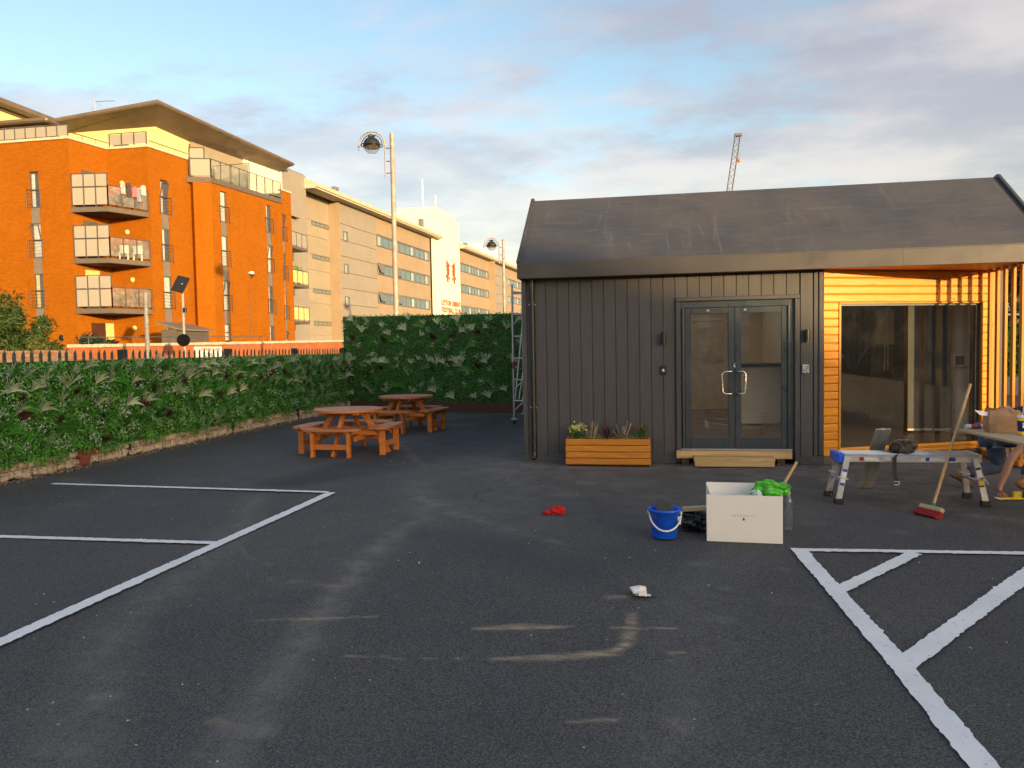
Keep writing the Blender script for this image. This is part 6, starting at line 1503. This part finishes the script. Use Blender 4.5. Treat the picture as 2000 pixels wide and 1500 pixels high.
MB().box(-.4, 9.3, -9.9, 16.4, 4.601, 4.85).build('roof', M['slate'], gs, world=False)
m = MB()
for k in range(12): m.box(-1.6, -.1, -2 + k * .28, -2 + k * .28 + .26, .2 + k * .28, .26 + k * .28)
m.bar((-1.6, -2, 1.2), (-1.6, 1.4, 4.5), .05, .05); m.bar((-1.6, -2, .2), (-1.6, 1.4, 3.5), .06, .2); m.build('stair', M['galv'], gs, world=False)

# ------------------------------------------------------------------ kneeling person behind the table
def skin(name, pts, edges, mat, parent, sub=2, root=0, extra=()):
    """pts: list of ((x,y,z), r) ; returns one mesh object grown by a skin modifier; extra: more (pts, edges) chains joined in"""
    metas = []
    for P_, E_2, rt in [(pts, edges, root)] + [(a, b, 0) for a, b in extra]:
        me = bpy.data.meshes.new('chain'); me.from_pydata([p for p, r in P_], E_2, []); o = bpy.data.objects.new('chain', me); COL.objects.link(o)
        o.modifiers.new('Skin', 'SKIN'); o.modifiers['Skin'].use_smooth_shade = True
        sv = me.skin_vertices[0].data
        for i, (p, r) in enumerate(P_): sv[i].radius = (r, r) if not isinstance(r, tuple) else r; sv[i].use_root = (i == rt)
        s_ = o.modifiers.new('Sub', 'SUBSURF'); s_.levels = sub; s_.render_levels = sub
        dg = bpy.context.evaluated_depsgraph_get(); dg.update(); metas.append(bpy.data.meshes.new_from_object(o.evaluated_get(dg))); bpy.data.objects.remove(o, do_unlink=True); bpy.data.meshes.remove(me)
    bm = bmesh.new()
    for me in metas: bm.from_mesh(me); bpy.data.meshes.remove(me)
    L = parent.location
    for v in bm.verts: v.co -= L
    out = bpy.data.meshes.new(name); bm.to_mesh(out); bm.free(); out.materials.clear(); out.materials.append(mat)
    out.polygons.foreach_set('use_smooth', [True] * len(out.polygons))
    return link(name, out, parent)
pe = thing('person', 'person in dark shirt, jeans and tan boots kneeling behind the table, reaching down', 'person', (3.95, 9.3, 0))
M['skin'] = paint('skin', (.42, .21, .13), .55, var=.1, scale=10); M['denim'] = paint('denim', (.075, .10, .15), .85, var=.2, scale=14, bump=.3, bscale=60); M['shirt'] = paint('shirt', (.018, .018, .02), .9, var=.2, bump=.3, bscale=30)
M['boot'] = paint('boot', (.40, .20, .06), .75, var=.2, scale=12); M['sole'] = paint('sole', (.05, .03, .02), .8); M['hair'] = paint('hair', (.03, .02, .014), .6)
pel, chest, neck = (3.93, 9.40, .67), (4.32, 9.30, .88), (4.47, 9.27, .92)
shR, elR, wrR = (4.24, 9.10, .76), (3.87, 8.92, .42), (3.70, 8.78, .13)
shL, elL, wrL = (4.34, 9.48, .80), (4.50, 9.52, .52), (4.38, 9.30, .47)
hipR, knR, anR = (3.97, 9.28, .64), (4.30, 9.16, .50), (4.07, 9.12, .12)
hipL, knL, anL = (3.93, 9.50, .62), (4.02, 9.54, .22), (3.62, 9.50, .15)
body = [(pel, .13), ((4.12, 9.36, .80), .125), (chest, .14), (neck, .058), ((4.60, 9.24, .93), .095), ((4.70, 9.22, .87), .085),
        (shR, .068), ((4.06, 9.0, .58), .052), (elR, .044), ((3.79, 8.85, .27), .041), (wrR, .030), ((3.685, 8.755, .075), .036),
        (shL, .07), (elL, .05), (wrL, .035), ((4.34, 9.24, .46), .036),
        (hipR, .10), (knR, .07), ((4.17, 9.14, .3), .058), (anR, .045), ((4.16, 9.06, .055), .045),
        (hipL, .10), (knL, .07), ((3.82, 9.52, .19), .055), (anL, .045), ((3.63, 9.48, .05), .04)]
ed = [(0, 1), (1, 2), (2, 3), (3, 4), (4, 5), (2, 6), (6, 7), (7, 8), (8, 9), (9, 10), (10, 11), (2, 12), (12, 13), (13, 14), (14, 15), (0, 16), (16, 17), (17, 18), (18, 19), (19, 20), (0, 21), (21, 22), (22, 23), (23, 24), (24, 25)]
fing = []
for k, (dx, dy, L_) in enumerate(((.030, -.018, .072), (.013, -.024, .082), (-.006, -.022, .078), (-.022, -.014, .062))):
    b0 = Vector((3.685 + dx, 8.75 + dy * .6, .07)); fing.append(([(tuple(b0), .0095), (tuple(b0 + Vector((dx * .5 + .012, dy * .9 - .012, -.028))), .009), (tuple(b0 + Vector((dx * .6 + .022, dy * 1.1 - .02, -.052))), .007)], [(0, 1), (1, 2)]))
fing.append(([((3.715, 8.765, .085), .011), ((3.745, 8.745, .06), .010), ((3.755, 8.725, .035), .008)], [(0, 1), (1, 2)]))
skin('body', body, ed, M['skin'], pe, 2, 0, fing)
jn = [(pel, .155), (hipR, .118), (tuple(Vector(hipR).lerp(Vector(knR), .55)), .102), (knR, .086), ((4.17, 9.14, .3), .08), ((4.09, 9.12, .17), .075), (hipL, .118), (tuple(Vector(hipL).lerp(Vector(knL), .5)), .105), (knL, .088), ((3.82, 9.52, .20), .08), ((3.66, 9.505, .165), .07)]
skin('jeans', jn, [(0, 1), (1, 2), (2, 3), (3, 4), (4, 5), (0, 6), (6, 7), (7, 8), (8, 9), (9, 10)], M['denim'], pe)
sh = [((4.02, 9.38, .745), .15), ((4.14, 9.36, .82), .145), (chest, .158), ((4.43, 9.28, .905), .075), (shR, .085), ((4.10, 9.03, .63), .068), (shL, .088), ((4.42, 9.50, .66), .07)]
skin('shirt', sh, [(0, 1), (1, 2), (2, 3), (2, 4), (4, 5), (2, 6), (6, 7)], M['shirt'], pe)
skin('hair', [((4.565, 9.25, .965), .092), ((4.63, 9.235, .965), .085), ((4.56, 9.25, .92), .08)], [(0, 1), (0, 2)], M['hair'], pe)
def boot(an, toe, heel, par):
    an, toe, heel = Vector(an), Vector(toe), Vector(heel)
    skin('boot', [(tuple(an + (an - (toe + heel) / 2).normalized() * .05), .058), (tuple(an), .056), (tuple(heel + (an - heel) * .35), .05), (tuple(toe + (an - toe) * .35), .046), (tuple(toe + (an - toe) * .12), .042)], [(0, 1), (1, 2), (1, 3), (3, 4)], M['boot'], par, 2, 1)
    d = (toe - heel).normalized(); side = d.cross(Vector((0, 0, 1))).normalized(); up = side.cross(d)
    MB().bar(heel - d * .02 - up * .004, toe + d * .04 - up * .004, .085, .022, up=tuple(up), c=.008).build('boot_sole', M['sole'], par)
boot(anR, (4.20, 9.06, .016), (4.01, 9.11, .016), pe)
boot(anL, (3.66, 9.47, .025), (3.50, 9.47, .13), pe)
hb = thing('hand_brush', 'yellow handled brush on the ground under the reaching hand', 'brush', (3.78, 8.70, .012))
M['brush_yellow'] = paint('brush_yellow', (.80, .58, .02), .45)
MB().box(-.12, .26, -.02, .02, .0, .022, rot2(.12), c=.007).build('handle', M['brush_yellow'], hb, world=False)
MB().box(.02, .10, -.018, .018, .0225, .085, rot2(.12)).box(.18, .27, -.018, .018, .0225, .085, rot2(.12)).build('bristles', paint('yellow_bristle', (.72, .52, .06), .8, var=.4, scale=50, bump=.6, bscale=150), hb, world=False)
MB().box(.101, .179, -.018, .018, .0225, .08, rot2(.12)).build('bristles', M['rubber'], hb, world=False)
MB().bar((-.12, -.02, .01), (-.17, -.045, .03), .03, .012).build('scraper', M['white_plastic'], hb, world=False)
